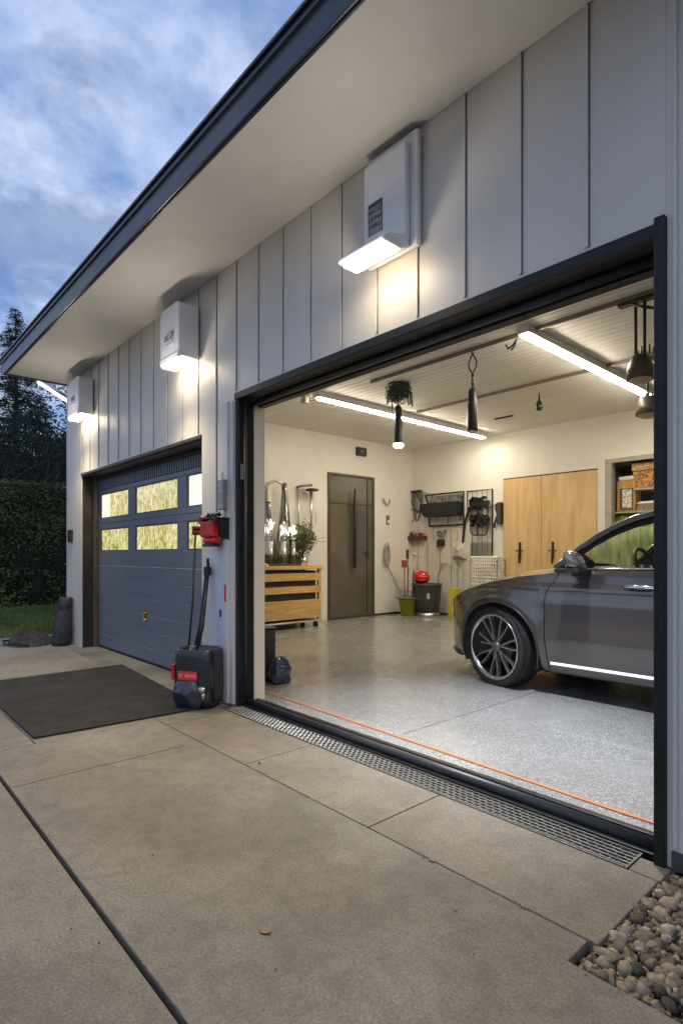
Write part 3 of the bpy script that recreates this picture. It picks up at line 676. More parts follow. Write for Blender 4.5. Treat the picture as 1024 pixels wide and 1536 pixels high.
# sticker and socket on the panel
b = MB(); b.box(-3.998, -3.975, -.049, -.0455, .82, .96); q = b.build('red_sticker', redp, None, bevel=.002); tag(q, 'narrow red sticker on the white corner trim', 'sticker')
b = MB(); b.box(-4.105, -4.075, -.034, -.0265, .69, .75); q = b.build('small_latch', mat('latch grey', (.08, .08, .09), .4), None, bevel=.003); tag(q, 'small dark latch on the white panel below the red sticker', 'latch')
# rubber mat
b = MB(); P = [onZ(50, 1108, 0), onZ(311, 1065, 0), onZ(187, 998, 0), onZ(-30, 1028, 0)]
q4 = [(-4.06, -1.415), (-3.985, -.235), (-6.13, -.055), (-6.13, -1.415)]
def sub(a, b_, n): return [(a[0]+(b_[0]-a[0])*i/n, a[1]+(b_[1]-a[1])*i/n) for i in range(n)]
pl = []
for i in range(4): pl += sub(q4[i], q4[(i+1) % 4], 14)
pl = [(x+.004*mnoise.noise(Vector((x*6, y*6, 0))), y+.004*mnoise.noise(Vector((x*6, y*6, 4)))) for x, y in pl]
b.prism(pl, .0035, .012, 'z'); q = b.build('rubber_mat', matm, None, bevel=.003); tag(q, 'large charcoal rubber mat on the concrete before the closed door', 'mat')
# leaf
b = MB(); lp_ = onZ(399, 1399, 0); a = R(35)
rows = []
for i in range(7):
    t = i/6; w_ = .012*math.sin(math.pi*min(1, t*.92+.06)); rows.append([(lp_.x+(t-.5)*.040*math.cos(a)-s*w_*math.sin(a), lp_.y+(t-.5)*.040*math.sin(a)+s*w_*math.cos(a), .0015+.003*abs(s)+.003*t*t) for s in (-1, 0, 1)])
b.grid(rows); q = b.build('fallen_leaf', mat('dry leaf', (.45, .26, .07), .6, c2=(.25, .13, .03), scale=60), None, solid=.001); tag(q, 'single brown leaf lying on the concrete driveway', 'leaf')
# hairline crack across the main slab
b = MB(); b.tube([(-3.29+.012*mnoise.noise(Vector((i*.35, 0, 3))), -1.70+i*.033, .0005) for i in range(30)], .0016, 4); b.build('slab_crack', darkgap, kind='structure')
# grit specks
b = MB(); random.seed(21)
for k in range(60):
    x, y = random.uniform(-3.9, -.3), random.uniform(-1.9, -.05)
    if x > -.8 and y > -.78: continue
    b.ball((x, y, .002), random.uniform(.0015, .0045), 4, (1.3, 1, .7), .4, k)
for px, py in ((647, 1292), (390, 1145), (786, 1362)):
    p = onZ(px, py, 0); b.ball((p.x, p.y, .004), .008, 5, (1.6, 1, .6), .4, px)
q = b.build('grit', mat('grit', (.20, .16, .12), .8, var=.6, scale=90)); tag(q, 'scattered tiny grit on the concrete', 'grit', kind='stuff')

# rolled bag and heap at the left corner
o = thing('rolled_mat', 'tall dark rolled bag with a banded neck leaning on the left wall corner', 'rolled bag', (-8.05, -.2, 0))
b = MB(); rows = []
for i, (z, r) in enumerate([(.0, .02), (.0, .15), (.06, .165), (.16, .165), (.3, .14), (.45, .115), (.49, .105), (.505, .115), (.62, .112), (.63, .10), (.63, .01)]):
    rows.append([(-8.03+.02*z+(r*1.0)*(1+.08*mnoise.noise(Vector((math.cos(t)*2, math.sin(t)*2, z*7))))*math.cos(t), -.20+.12*z+r*(1+.08*mnoise.noise(Vector((math.cos(t)*2, math.sin(t)*2, z*7))))*math.sin(t), z) for t in [2*math.pi*(k % 24)/24 for k in range(25)]])
rows = [[(-8.05+(x+8.05)*.72, -.14+(y+.20)*.72, z) for x, y, z in r_] for r_ in rows]
b.grid(rows); b.build('roll', darkcloth, o, smooth=True)
b = MB(); b.lathe((-8.03, -.10, .49), [(.082, -.008), (.086, 0), (.082, .008)], 24); b.build('band', blackp, o, smooth=True)
def heap(name, c, sx_, sy_, h, m, lab, cat, seed, n=34, fr=3.2, parent=None):
    b = MB(); rows = []
    for i in range(n+1):
        row = []
        for j in range(n+1):
            u, v = -1+2*i/n, -1+2*j/n
            # square to disc
            x_, y_ = u*math.sqrt(1-v*v/2), v*math.sqrt(1-u*u/2); rr = math.sqrt(x_*x_+y_*y_)
            e = max(0, 1-rr**2.6)
            nz_ = mnoise.noise(Vector((x_*fr+seed, y_*fr, seed)))*.5+.5; rg = 1-abs(mnoise.noise(Vector((x_*fr*1.3, y_*fr*1.3+seed, 2*seed))))*2
            row.append((c[0]+x_*sx_*(1+.12*mnoise.noise(Vector((math.atan2(y_, x_)*1.4, seed, 0)))), c[1]+y_*sy_*(1+.10*mnoise.noise(Vector((math.atan2(y_, x_)*1.7, seed, 5)))), c[2]+h*(e**.6)*(.22+.35*nz_+.55*max(0, rg)**2)))
        rows.append(row)
    b.grid(rows); q = b.build(name, m, parent, smooth=True)
    if lab: tag(q, lab, cat)
    return q
heap('cloth_heap', (-8.45, -.42, .002), .36, .26, .19, darkcloth, 'crumpled dark grey cloth bag lying on the concrete beside the rolled bag', 'cloth bag', 2.3, 60, 4.2)
b = MB(); b.tube([(-8.75, -.55, .02), (-8.6, -.70, .05), (-8.4, -.72, .03), (-8.2, -.62, .06), (-8.12, -.5, .02)], .014, 8)
q = b.build('strap', blackp, None, smooth=True); tag(q, 'black strap lying along the front of the cloth heap', 'strap')

# ------------------------------------------------------------------ drain grate
o = thing('trench_drain', 'long bright metal slotted drain grate along the open doorway', 'drain', (-2.4, -.05, 0))
y0, y1, xa, xb = -.128, .030, -3.88, -.872
b = MB(); b.box(xa, xb, y0, y0+.008, -.03, .002); b.box(xa, xb, y1-.008, y1, -.03, .002); b.box(xb-.008, xb, y0+.008, y1-.008, -.03, .002); b.box(xa, xa+.008, y0+.008, y1-.008, -.03, .002); b.build('frame', mat('dark galvanised', (.18, .17, .15), .45, .7), o)
b = MB()
for k in range(1, 6):
    yy = y0+k*.0263; b.tube([(xa+.01, yy, -.003), (xb-.01, yy, -.003)], .0024, 6)
x = xa+.02; k = 0
while x < xb-.02:
    for r_ in range(6):
        ya = y0+r_*.0263; xo = .019 if r_ % 2 else 0; b.tube([(x+xo, ya+.002, -.003), (x+xo+.003, ya+.0255, -.003)], .0023, 4)
    x += .038
b.build('grate', mat('galvanised steel', (.40, .375, .32), .42, .5, var=.15, scale=20), o)

# ------------------------------------------------------------------ gravel
random.seed(9); pal = []
for i, c in enumerate([(.36, .28, .18), (.22, .165, .10), (.48, .40, .28), (.14, .105, .068), (.29, .235, .165), (.07, .054, .038)]):
    pal.append(mat('pebble %d' % i, c, .62, var=.30, scale=30, bump=.5, bscale=110, fine=.25, fscale=160))
b = MB(); mi = []
def pebble(x, y, z, r, s):
    n0 = len(b.f); q = Matrix.Rotation(random.random()*6.28, 3, 'Z') @ Matrix.Rotation(random.uniform(-.6, .6), 3, 'X')
    sx_, sy_, sz_ = random.uniform(.85, 1.55), random.uniform(.75, 1.1), random.uniform(.5, .85); n = 7 if r > .016 else 5; rows = []
    flat = Vector((random.gauss(0, 1), random.gauss(0, 1), random.gauss(0, 1))).normalized(); fc = random.uniform(.55, .95)
    for i in range(n+1):
        th = math.pi*i/n; row = []
        for k in range(2*n+1):
            ph = 2*math.pi*(k % (2*n))/(2*n); d = Vector((math.sin(th)*math.cos(ph), math.sin(th)*math.sin(ph), math.cos(th)))
            f = 1+.38*mnoise.noise(d*1.5+Vector((s*1.7, s, 0))); v = d*f; e = v.dot(flat)
            if e > fc: v = v-flat*(e-fc)*.8
            v = q @ Vector((v.x*r*sx_, v.y*r*sy_, v.z*r*sz_)); row.append((x+v.x, y+v.y, z+v.z))
        rows.append(row)
    b.grid(rows); c = random.choices(range(6), (4, 4, 2, 3, 3, 2))[0]; mi.extend([c]*(len(b.f)-n0))
for k in range(5600):
    x = -.775+(random.random()**1.25)*1.75; y = -.755+random.random()*.77
    r = random.choice((.005, .006, .007, .009, .010, .012, .014, .017, .023)); lev = random.random()
    z = -.045+r*.5+lev*.030
    if x-r*1.2 < -.785 or y-r*1.2 < -.768 or y+r > .03: 
        r = .008; z = -.03+lev*.02
        if x < -.775 or y < -.757: continue
    pebble(x, y, z, r, k*.37)
q = b.build('gravel', pal, None, smooth=True)
q.data.polygons.foreach_set('material_index', mi[:len(q.data.polygons)] if len(mi) >= len(q.data.polygons) else mi+[0]*(len(q.data.polygons)-len(mi)))
tag(q, 'bed of beige and brown river pebbles at the bottom right corner', 'gravel', kind='stuff')

# ------------------------------------------------------------------ things inside, left wall
CX0, CX1, CY0, CY1 = IX+.10, -7.18, 2.05, 3.64
o = thing('wooden_cart', 'slatted pine cart on black casters against the left inner wall', 'cart', (-7.4, 2.9, 0))
b = MB(); b.box(CX0, CX1+.02, CY0, CY1+.02, .965, 1.02); b.build('top_board', pine, o, bevel=.006)
b = MB()
for za, zb_ in ((.78, .90), (.58, .69), (.17, .47)): b.box(CX1-.02, CX1, CY0, CY1-.06, za, zb_)
for za, zb_ in ((.78, .90), (.58, .69), (.17, .47)): b.box(CX0, CX1-.021, CY1-.02, CY1-.001, za, zb_)
b.build('slats', pine, o, bevel=.004)
for x in (CX0, CX1-.06):
    for y in (CY0, CY1-.055): b = MB(); b.box(x, x+.055, y, y+.055, .14, .964); b.build('post', pine, o, bevel=.004)
b = MB(); b.box(CX0+.03, CX1-.07, CY0+.02, CY1-.07, .16, .94); b.build('dark_bin', mat('dark mesh', (.07, .055, .04), .8, var=.5, scale=30, stretch=(1, 6, 1)), o)
b = MB(); b.box(CX0, CX1, CY0, CY1, .11, .139); b.tube([(CX1+.005, CY0, .115), (CX1+.005, CY1, .115)], .012, 8); b.build('metal_base', steel, o)
for x in (CX0+.06, CX1-.06):
    for y in (CY0+.1, CY1-.08):
        b = MB(); b.lathe((x, y, .045), [(0, -.018), (.045, -.018), (.045, .018), (0, .018)], 16, 'x'); b.box(x-.025, x+.025, y-.02, y+.02, .05, .109); b.build('caster', blackp, o)
def shrub(c, rx, rz, n, size, seed, m, cx_=None):
    random.seed(seed); b = MB()
    for i in range(n):
        while True:
            d = Vector((random.uniform(-1, 1), random.uniform(-1, 1), random.uniform(-1, 1)))
            if d.length < 1: break
        f = 1+.35*mnoise.noise(d*2.3+Vector((seed, 0, 0)))
        p = Vector((c[0]+d.x*rx*f, c[1]+d.y*rx*f, c[2]+d.z*rz*f))
        a = Vector((random.gauss(0, 1), random.gauss(0, 1), random.gauss(0, .6)+.5)).normalized(); s_ = size*random.uniform(.6, 1.3)
        t = a.orthogonal().normalized(); t.rotate(Matrix.Rotation(random.random()*6.28, 3, a))
        u = a.cross(t); b.add([p-a*s_, p+t*s_*.35, p+a*s_, p-t*s_*.35], [(0, 1, 2, 3)])
    return b
PY = 3.42
o = thing('potted_shrub', 'leafy olive green shrub in a silver pot on the end of the pine cart', 'plant', (-7.42, PY, 1.02))
b = MB(); b.lathe((-7.42, PY, 1.02), [(0, .002), (.085, .002), (.10, .05), (.095, .15), (.088, .15), (.085, .12), (0, .12)], 20); b.build('pot', chrome, o, smooth=True)
b = MB(); random.seed(4)
for k in range(16):
    a = random.random()*6.28; r_ = random.uniform(.05, .2); b.tube([(-7.42, PY, 1.12), (-7.42+r_*.4*math.cos(a), PY+r_*.4*math.sin(a), 1.3), (-7.42+r_*math.cos(a), PY+r_*math.sin(a), 1.45+.2*random.random())], .004, 5)
b.tube([(-7.42, PY+.0, 1.3), (-7.40, PY+.3, 1.42), (-7.38, PY+.48, 1.43)], .004, 5); b.tube([(-7.42, PY+.1, 1.35), (-7.40, PY+.3, 1.46), (-7.38, PY+.44, 1.5)], .003, 5)
b.build('stems', barkm, o)
olive = mat('olive leaf', (.16, .17, .055), .55, c2=(.06, .075, .02), scale=9)
b = shrub((-7.42, PY, 1.47), .24, .28, 2200, .024, 8, olive); b2 = shrub((-7.42, PY-.20, 1.36), .18, .17, 900, .022, 9, olive); b.add(b2.v, b2.f); b.build('foliage', olive, o)
o = thing('herb_tray', 'low tray of dense dark green herbs along the cart top', 'planter', (-7.42, 2.95, 1.02))
b = MB(); b.box(-7.56, -7.25, 2.62, 3.27, 1.021, 1.055); b.build('tray', mat('dark tray', (.06, .055, .045), .6), o, bevel=.004)
random.seed(6); b = MB()
for i in range(3200):
    p = Vector((random.uniform(-7.58, -7.22), random.uniform(2.60, 3.30), random.uniform(1.055, 1.20))); s_ = random.uniform(.012, .026)
    a = Vector((random.gauss(0, 1), random.gauss(0, 1), random.gauss(0, 1)+.7)).normalized(); t = a.orthogonal().normalized()
    b.add([p-a*s_, p+t*s_*.3, p+a*s_, p-t*s_*.3], [(0, 1, 2, 3)])
b.build('herbs', mat('herb leaf', (.10, .11, .04), .6, c2=(.04, .05, .018), scale=12), o)
# silver sleeves and candle lamps
silv = mat('silver film', (.62, .63, .64), .18, .95, c2=(.18, .18, .19), scale=7, stretch=(6, 6, .25), stops=(.38, .6), bump=.3, bscale=9)
def sleeve(y, zt, r0, r1, lab, x=-7.52, z0=1.03, m=silv, n=20):
    b = MB(); rows = []
    for i in range(13):
        t = i/12; z = z0+(zt-z0)*t; r = r0+(r1-r0)*t**.8; rows.append([(x+r*(1+.22*math.cos(5*a+i*.1))*math.cos(a), y+r*(1+.22*math.cos(5*a+i*.1))*math.sin(a), z) for a in [2*math.pi*(k % n)/n for k in range(n+1)]])
    b.grid(rows); q = b.build('silver_sleeve', m, None, smooth=True, solid=.003); tag(q, lab, 'sleeve', 'tall silver sleeves standing on the cart')
sleeve(2.60, 2.12, .07, .045, 'dark silver sleeve nearest the doorway jamb on the cart', m=mat('dark silver film', (.25, .23, .20), .25, .9, c2=(.05, .045, .04), scale=8, stretch=(6, 6, .3)))
sleeve(2.79, 2.05, .10, .045, 'bluish silver sleeve second from the doorway jamb on the cart')
sleeve(3.13, 2.38, .16, .03, 'tallest flared silver sleeve beside the leafy shrub')
b = MB(); b.tube([(-7.66, 2.76, 1.9), (-7.66, 2.80, 2.2), (-7.63, 2.88, 2.36), (-7.58, 3.0, 2.42), (-7.54, 3.10, 2.36), (-7.54, 3.12, 2.2)], .024, 12)
q = b.build('bent_pipe', mat('dull pipe', (.45, .43, .39), .35, .8), None, smooth=True); tag(q, 'bent grey pipe arching between the silver sleeves', 'pipe')
b = MB(); b.box(-7.70, -7.66, 2.90, 2.98, 1.03, 2.35); q = b.build('pale_post', cream, None, bevel=.004); tag(q, 'pale upright post behind the silver sleeves', 'post')
for k, (y, zc_) in enumerate(((2.53, 1.60), (2.72, 1.66), (2.98, 1.63), (3.17, 1.58))):
    o = thing('glass_lamp', ['lit crystal lamp at the jamb end of the cart', 'lit crystal lamp second along the cart from the jamb', 'lit crystal lamp third along the cart from the jamb', 'lit crystal lamp next to the leafy shrub'][k], 'lamp', (-7.33, y, 1.02), 'lit crystal lamps standing on the cart')
    b = MB(); b.lathe((-7.33, y, 1.022), [(0, 0), (.05, 0), (.05, .01), (.012, .03), (.012, .40), (.04, .43), (.045, .44), (0, .44)], 16); b.build('stem', chrome, o, smooth=True)
    b = MB(); b.lathe((-7.33, y, 1.03), [(.036, .01), (.036, .38), (.033, .38), (.033, .01)], 16); b.build('glass_tube', mat('milky glass', (.55, .55, .52), .1, .2, coat=1), o, smooth=True)
    random.seed(k); b = MB()
    for i in range(16):
        a = random.random()*6.28; r_ = random.uniform(.02, .075); z = zc_+random.uniform(-.08, .09); b.ball((-7.33+r_*math.cos(a), y+r_*math.sin(a), z), random.uniform(.012, .022), 5, (1, 1, 1.5), .4, i)
    b.build('crystals', mat('crystal', (.8, .8, .78), .08, .1, coat=1), o)
    b = MB(); b.lathe((-7.33, y, zc_), [(0, -.06), (.02, -.04), (.026, 0), (.012, .05), (0, .10)], 12); b.build('flame_bulb', emis('flame bulb', (1, .90, .72), 22), o, smooth=True)
b = MB(); b.ball((-7.30, 2.50, 1.10), .05, 10, (1, 1, 1.1), .3, 2, 3); b.tube([(-7.25, 2.52, 1.05), (-7.2, 2.58, 1.03), (-7.19, 2.60, 1.0)], [.03, .02, .006], 8)
q = b.build('ornament', mat('amber glass', (.6, .36, .14), .2, coat=.6), None, smooth=True); tag(q, 'small amber glass ornament at the near end of the cart top', 'ornament')
# wall reading lamp
p = onX(457, 733, IX+.12)
o = thing('wall_arm_lamp', 'thin wall arm with flat dark disc and stem beside the glass door', 'wall fitting', (IX, p.y, p.z))
b = MB(); b.tube([(IX+.01, p.y-.08, p.z+.03), (IX+.12, p.y-.08, p.z+.04), (IX+.14, p.y+.14, p.z+.07)], .022, 10); b.build('arm', mat('dull steel', (.30, .28, .25), .35, .8), o, smooth=True)
b = MB(); b.lathe((IX+.17, p.y+.12, p.z-.02), [(0, -.02), (.10, -.02), (.125, .0), (.10, .022), (0, .025)], 22); b.build('disc', mat('dark steel', (.07, .065, .06), .3, .8), o, smooth=True)
b = MB(); b.tube([(IX+.17, p.y+.1, p.z-.04), (IX+.17, p.y+.1, 1.5)], [.03, .012], 8); b.tube([(IX+.05, p.y-.09, p.z), (IX+.05, p.y-.07, 1.4)], .012, 8); b.tube([(IX+.10, p.y+.14, p.z-.02), (IX+.10, p.y+.26, p.z-.4), (IX+.1, p.y+.27, p.z-.6)], .005, 6); b.build('stem', steel, o, smooth=True)
p = onX(540, 678, IX); b = MB(); b.box(IX+.001, IX+.06, p.y-.12, p.y+.12, p.z-.08, p.z+.08); q = b.build('alarm_box', blackp, None, bevel=.006); tag(q, 'small black box high on the wall above the glass door', 'alarm box')
b = MB(); b.box(IX+.0602, IX+.062, p.y-.04, p.y+.02, p.z-.01, p.z+.015); b.build('display', mat('grey display', (.3, .3, .3), .4), q)
# wall hook, switch, coil
p = onX(578, 753, IX); b = MB(); b.tube([(IX+.01, p.y-.07, p.z+.05), (IX+.04, p.y-.06, p.z), (IX+.05, p.y, p.z-.07), (IX+.05, p.y+.06, p.z-.03), (IX+.05, p.y+.06, p.z+.05)], .016, 8); b.box(IX+.001, IX+.012, p.y-.10, p.y-.04, p.z, p.z+.07)
q = b.build('wall_hook', mat('copper', (.55, .33, .18), .4, .6), None, smooth=False); tag(q, 'curved copper coloured hook on the wall right of the glass door', 'hook')
p = onX(581, 780, IX); o = thing('wall_switch', 'brown and white wall switch below the copper hook', 'switch', (IX, p.y, p.z))
b = MB(); b.box(IX+.001, IX+.018, p.y-.045, p.y+.045, p.z-.09, p.z+.09); b.build('plate', mat('brown plate', (.22, .11, .07), .5), o, bevel=.003)
b = MB(); b.box(IX+.0185, IX+.026, p.y-.03, p.y+.03, p.z-.06, p.z+.0); b.build('rocker', white, o, bevel=.002)
p = onX(577, 832, IX); b = MB()
for k in range(9):
    w_ = .02+.008*k; h_ = .13+.012*k; b.tube([(IX+.03+.004*k, p.y+w_*math.cos(t), p.z+h_*math.sin(t)*(1+.1*math.sin(k))) for t in [i*.5236 for i in range(12)]], .006, 6, close=True)
b.tube([(IX+.03, p.y+.03, p.z-.18), (IX+.04, p.y+.08, p.z-.28), (IX+.04, p.y+.2, p.z-.45), (IX+.05, p.y+.32, p.z-.66), (IX+.05, p.y+.5, p.z-.76), (IX+.06, p.y+.75, p.z-.75)], .009, 6)
q = b.build('cable_coil', mat('grey cable', (.30, .29, .28), .5, var=.4, scale=30), None, smooth=True); tag(q, 'grey cable coil on the left inner wall trailing down to the floor corner', 'cable')

# ------------------------------------------------------------------ things on the back wall
def BP(px, py, dy_=0): return onY(px, py, BY-dy_)
wall_y = BY-.0005
# cable hanks
p0, p1 = BP(618, 737), BP(633, 742)
o = thing('cable_hank', 'looped black and grey cables hanging from a black hook in the corner', 'cable', (p0.x, BY, p0.z))
b = MB(); b.box(p0.x, p1.x, BY-.07, wall_y, p0.z-.03, p0.z+.005); b.build('hook_bar', blackp, o, bevel=.004)
cmid = (p0.x+p1.x)/2
for k, (m_, r_) in enumerate(((blackp, .013), (mat('cable grey', (.22, .21, .19), .5), .009))):
    b = MB(); random.seed(31+k)
    for i in range(3 if k == 0 else 6):
        w_ = random.uniform(.09, .17); h_ = random.uniform(.18, .30); ox = random.uniform(-.16, .20); lean = random.uniform(-.1, .2)
        b.tube([(cmid+ox+w_*math.sin(t)+lean*(1-math.cos(t))*.5, BY-.03-.02*i/3, p0.z-.04-h_*(1-math.cos(t))*(1+.1*math.sin(t*2+i))) for t in [j*.449 for j in range(14)]], r_, 6, close=True)
    b.build('loops', m_, o, smooth=True)
# rack one
a0, a1 = BP(640, 743), BP(697, 738); c0, c1 = BP(645, 789), BP(697, 787)
zt, zm, zbm = (a0.z+a1.z)/2, BP(645, 757).z, (c0.z+c1.z)/2; xl, xr = a0.x, a1.x
o = thing('wall_rack', 'black wall rack with glass top boxes and a deep black bin', 'wall rack', (xl, BY, zbm), 'black racks on the back wall')
b = MB(); r_ = .016
for s in ([(xl, zt), (xr, zt)], [(xr, zt), (xr, zbm)], [(xr, zbm), (xl+.10, zbm)], [(xl+.10, zbm), (xl+.10, zm-.25)], [(xl, zt), (xl+.08, zm)], [(xl+.2, zt), (xl+.1, zm)]):
    b.tube([(x, BY-.05, z) for x, z in s], r_, 6)
for k in range(3): b.tube([(xl+.3+.28*k, BY-.05, zm-.25), (xl+.3+.28*k, BY-.05, zm-.36-.06*(k % 2))], .008, 5)
b.build('frame', framem, o)
b = MB(); b.prism([(xl+.03, zm), (xr, zm), (xr-.02, zm-.27), (xl+.14, zm-.27), (xl+.04, zm-.16)], BY-.26, BY-.04, 'y'); b.build('bin', mat('matte black', (.010, .011, .012), .55), o, bevel=.012)
for k, (u, v) in enumerate(((.20, .50), (.53, .78), (.80, .97))):
    b = MB(); b.box(xl+(xr-xl)*u, xl+(xr-xl)*v, BY-.14, BY-.03, zm+.012, zt-.04); b.build('glass_box', mat('smoky box', (.28, .26, .22), .15, .2, c2=(.10, .09, .08), scale=14, coat=.8), o, bevel=.006)
# rack two
a0, a1 = BP(702, 737), BP(739, 734); zt = (a0.z+a1.z)/2; xl, xr = a0.x, a1.x; zb_ = BP(739, 833).z
o = thing('wall_rack', 'tall thin black frame holding two dark tool clusters on the back wall', 'wall rack', (xl, BY, zb_), 'black racks on the back wall')
b = MB(); b.tube([(xl, BY-.03, zt), (xr, BY-.03, zt), (xr, BY-.03, zb_)], .012, 6); b.tube([(xl, BY-.03, zt), (xl, BY-.03, zt-.45)], .009, 6); b.tube([(xl+.07, BY-.06, zt-.3), (xl-.05, BY-.06, zt-.62), (xl-.09, BY-.06, zt-.98)], .022, 6)
for k in range(4): b.tube([(xl+.1+k*.11, BY-.02, zt), (xl+.1+k*.11, BY-.02, zb_)], .004, 4)
b.build('frame', framem, o)
for zz_ in (zt-.22, BP(720, 778).z):
    b = MB(); random.seed(int(zz_*100)); b.box(xl+.10, xr-.04, BY-.12, BY-.035, zz_-.06, zz_+.015)
    for k in range(26):
        x = random.uniform(xl+.12, xr-.06); z = zz_+random.uniform(-.14, .08); b.box(x-.02, x+.03, BY-.15, BY-.06, z-.03, z+.03, Matrix.Rotation(random.uniform(-.8, .8), 3, 'Y'))
    b.tube([(xl+.12, BY-.1, zz_), (xl+.12, BY-.1, zz_-.26), (xl+.2, BY-.1, zz_-.31), (xr-.1, BY-.1, zz_-.31), (xr-.05, BY-.1, zz_-.22), (xr-.05, BY-.1, zz_)], .014, 6); b.tube([((xl+xr)/2, BY-.1, zz_), ((xl+xr)/2, BY-.1, zz_-.31)], .02, 6)
    b.tube([(xr-.08, BY-.09, zz_-.10), (xr+.06, BY-.08, zz_-.12), (xr+.12, BY-.08, zz_-.06)], .011, 6)
    b.build('tool_cluster', mat('tool black', (.014, .014, .015), .4, var=.6, scale=40), o, bevel=.003)
p = BP(721, 823); b = MB(); b.box(xl+.06, xr-.02, BY-.02, wall_y, p.z-.22, p.z+.12); q = b.build('metal_sheet', steel, None, bevel=.002); tag(q, 'plain brushed metal sheet on the back wall below the tool clusters', 'metal sheet')
# black strap tool left of the timber doors
p = BP(751, 772); b = MB(); b.box(p.x-.035, p.x+.05, BY-.10, wall_y, p.z-.17, p.z+.22); b.tube([(p.x-.03, BY-.06, p.z+.2), (p.x-.08, BY-.06, p.z+.12), (p.x-.03, BY-.06, p.z), (p.x-.08, BY-.06, p.z-.1), (p.x-.11, BY-.05, p.z-.24)], .02, 6)
q = b.build('strap_tool', mat('olive black', (.045, .04, .03), .55, var=.5, scale=25), None, bevel=.01); tag(q, 'dark upright tool hung beside the left timber door', 'tool')
# red toolbox shelf
p0, p1 = BP(609, 805), BP(640, 805); o = thing('red_toolbox', 'small dark red open toolbox on the back wall under the cable hanks', 'toolbox', (p0.x, BY, p0.z))
b = MB(); b.box(p0.x, p1.x, BY-.16, wall_y, p0.z-.09, p0.z+.005); b.build('tray', mat('dark red box', (.16, .025, .015), .4, c2=(.04, .012, .01), scale=14), o, bevel=.008)
b = MB(); random.seed(8)
for k in range(14): x = random.uniform(p0.x+.04, p1.x-.04); b.box(x-.03, x+.03, BY-.13, BY-.05, p0.z+.006, p0.z+.03+.07*random.random(), Matrix.Rotation(random.uniform(-.5, .5), 3, 'Y'))
b.build('tools', mat('mixed tools', (.5, .4, .33), .4, c2=(.25, .02, .02), scale=22, stops=(.45, .55)), o)
# black cap on a hook
p = BP(664, 812); o = thing('hanging_gadget', 'black pouch under a tarnished metal fitting on the back wall', 'pouch', (p.x, BY, p.z))
b = MB(); b.prism([(p.x-.07, p.z-.10), (p.x+.07, p.z-.09), (p.x+.06, p.z+.03), (p.x-.05, p.z+.05)], BY-.12, BY-.01, 'y'); b.build('pouch', blackp, o, bevel=.015)
b = MB(); random.seed(2)
for k in range(9): b.ball((p.x+random.uniform(-.09, .09), BY-.06, p.z+.09+random.uniform(-.03, .12)), random.uniform(.02, .04), 6, (1.2, .8, .8), .5, k)
b.build('fitting', mat('tarnished', (.38, .32, .25), .4, .5, c2=(.10, .08, .06), scale=25), o, smooth=True)
b = MB(); b.box(p.x-.14, p.x-.10, BY-.04, wall_y, p.z-.12, p.z+.02); b.build('clip', mat('dull red', (.35, .12, .08), .5), o, bevel=.004)
# pale bag
p = BP(690, 826); o = thing('pale_bag', 'crumpled pale plastic bag hanging on the back wall', 'bag', (p.x, BY, p.z)); b = MB(); rows = []
for i in range(13):
    row = []
    for j in range(13):
        u, v = -1+j/6, -1+i/6; e = (max(0, 1-max(abs(u), abs(v))**3))**.5; row.append((p.x+u*.15*(1-.12*v)+.02*mnoise.noise(Vector((u*3, v*3, 1))), BY-.01-.13*e*(.7+.6*mnoise.noise(Vector((u*2.6, v*2.6, 3)))), p.z+v*.17+.02*mnoise.noise(Vector((u*3, v*3, 8)))))
    rows.append(row)
b.grid(rows); b.build('film', mat('pale film', (.58, .55, .46), .25, c2=(.40, .37, .30), scale=9, coat=.4, bump=.4, bscale=20), o, smooth=True)
b = MB(); b.tube([(p.x-.13, BY-.03, p.z+.15), (p.x-.03, BY-.03, p.z+.30), (p.x+.12, BY-.03, p.z+.15)], .006, 6); b.build('handle', steel, o)
b = MB(); b.tube([(p.x-.02, BY-.06, p.z-.17), (p.x+.0, BY-.06, p.z-.30)], [.04, .02], 8); b.build('spout', mat('greyish', (.22, .20, .17), .5), o)
# wire conduits on the wall
b = MB()
for px, a, c in ((618, 812, 900), (627, 790, 905), (641, 800, 915), (660, 822, 862), (676, 790, 905), (686, 796, 912), (694, 835, 905), (650, 790, 812)):
    q0, q1 = BP(px, a), BP(px, c); b.tube([(q0.x, BY-.012, q0.z), (q0.x+.01, BY-.012, (q0.z+q1.z)/2), (q0.x, BY-.012, q1.z)], .006, 5)
q0 = BP(648, 800); b.tube([(q0.x+.05*math.sin(k*.5)*1.5, BY-.012, q0.z-.05*k) for k in range(4)], .005, 5)
q = b.build('wall_wires', mat('wire grey', (.25, .23, .20), .5), None); tag(q, 'thin grey wires running down the back wall below the racks', 'wires')
# scuffed backing board
p0, p1 = BP(636, 800), BP(742, 800); b = MB(); b.box(p0.x, p1.x, BY-.006, wall_y, .05, BP(640, 789).z-.02)
q = b.build('backing_board', mat('scuffed board', (.62, .58, .50), .6, c2=(.42, .38, .31), scale=4, stretch=(1.6, 1, 1), stops=(.26, .44), bump=.1, dist=1.2), None); tag(q, 'scuffed pale board covering the lower back wall behind the dark tub', 'board')
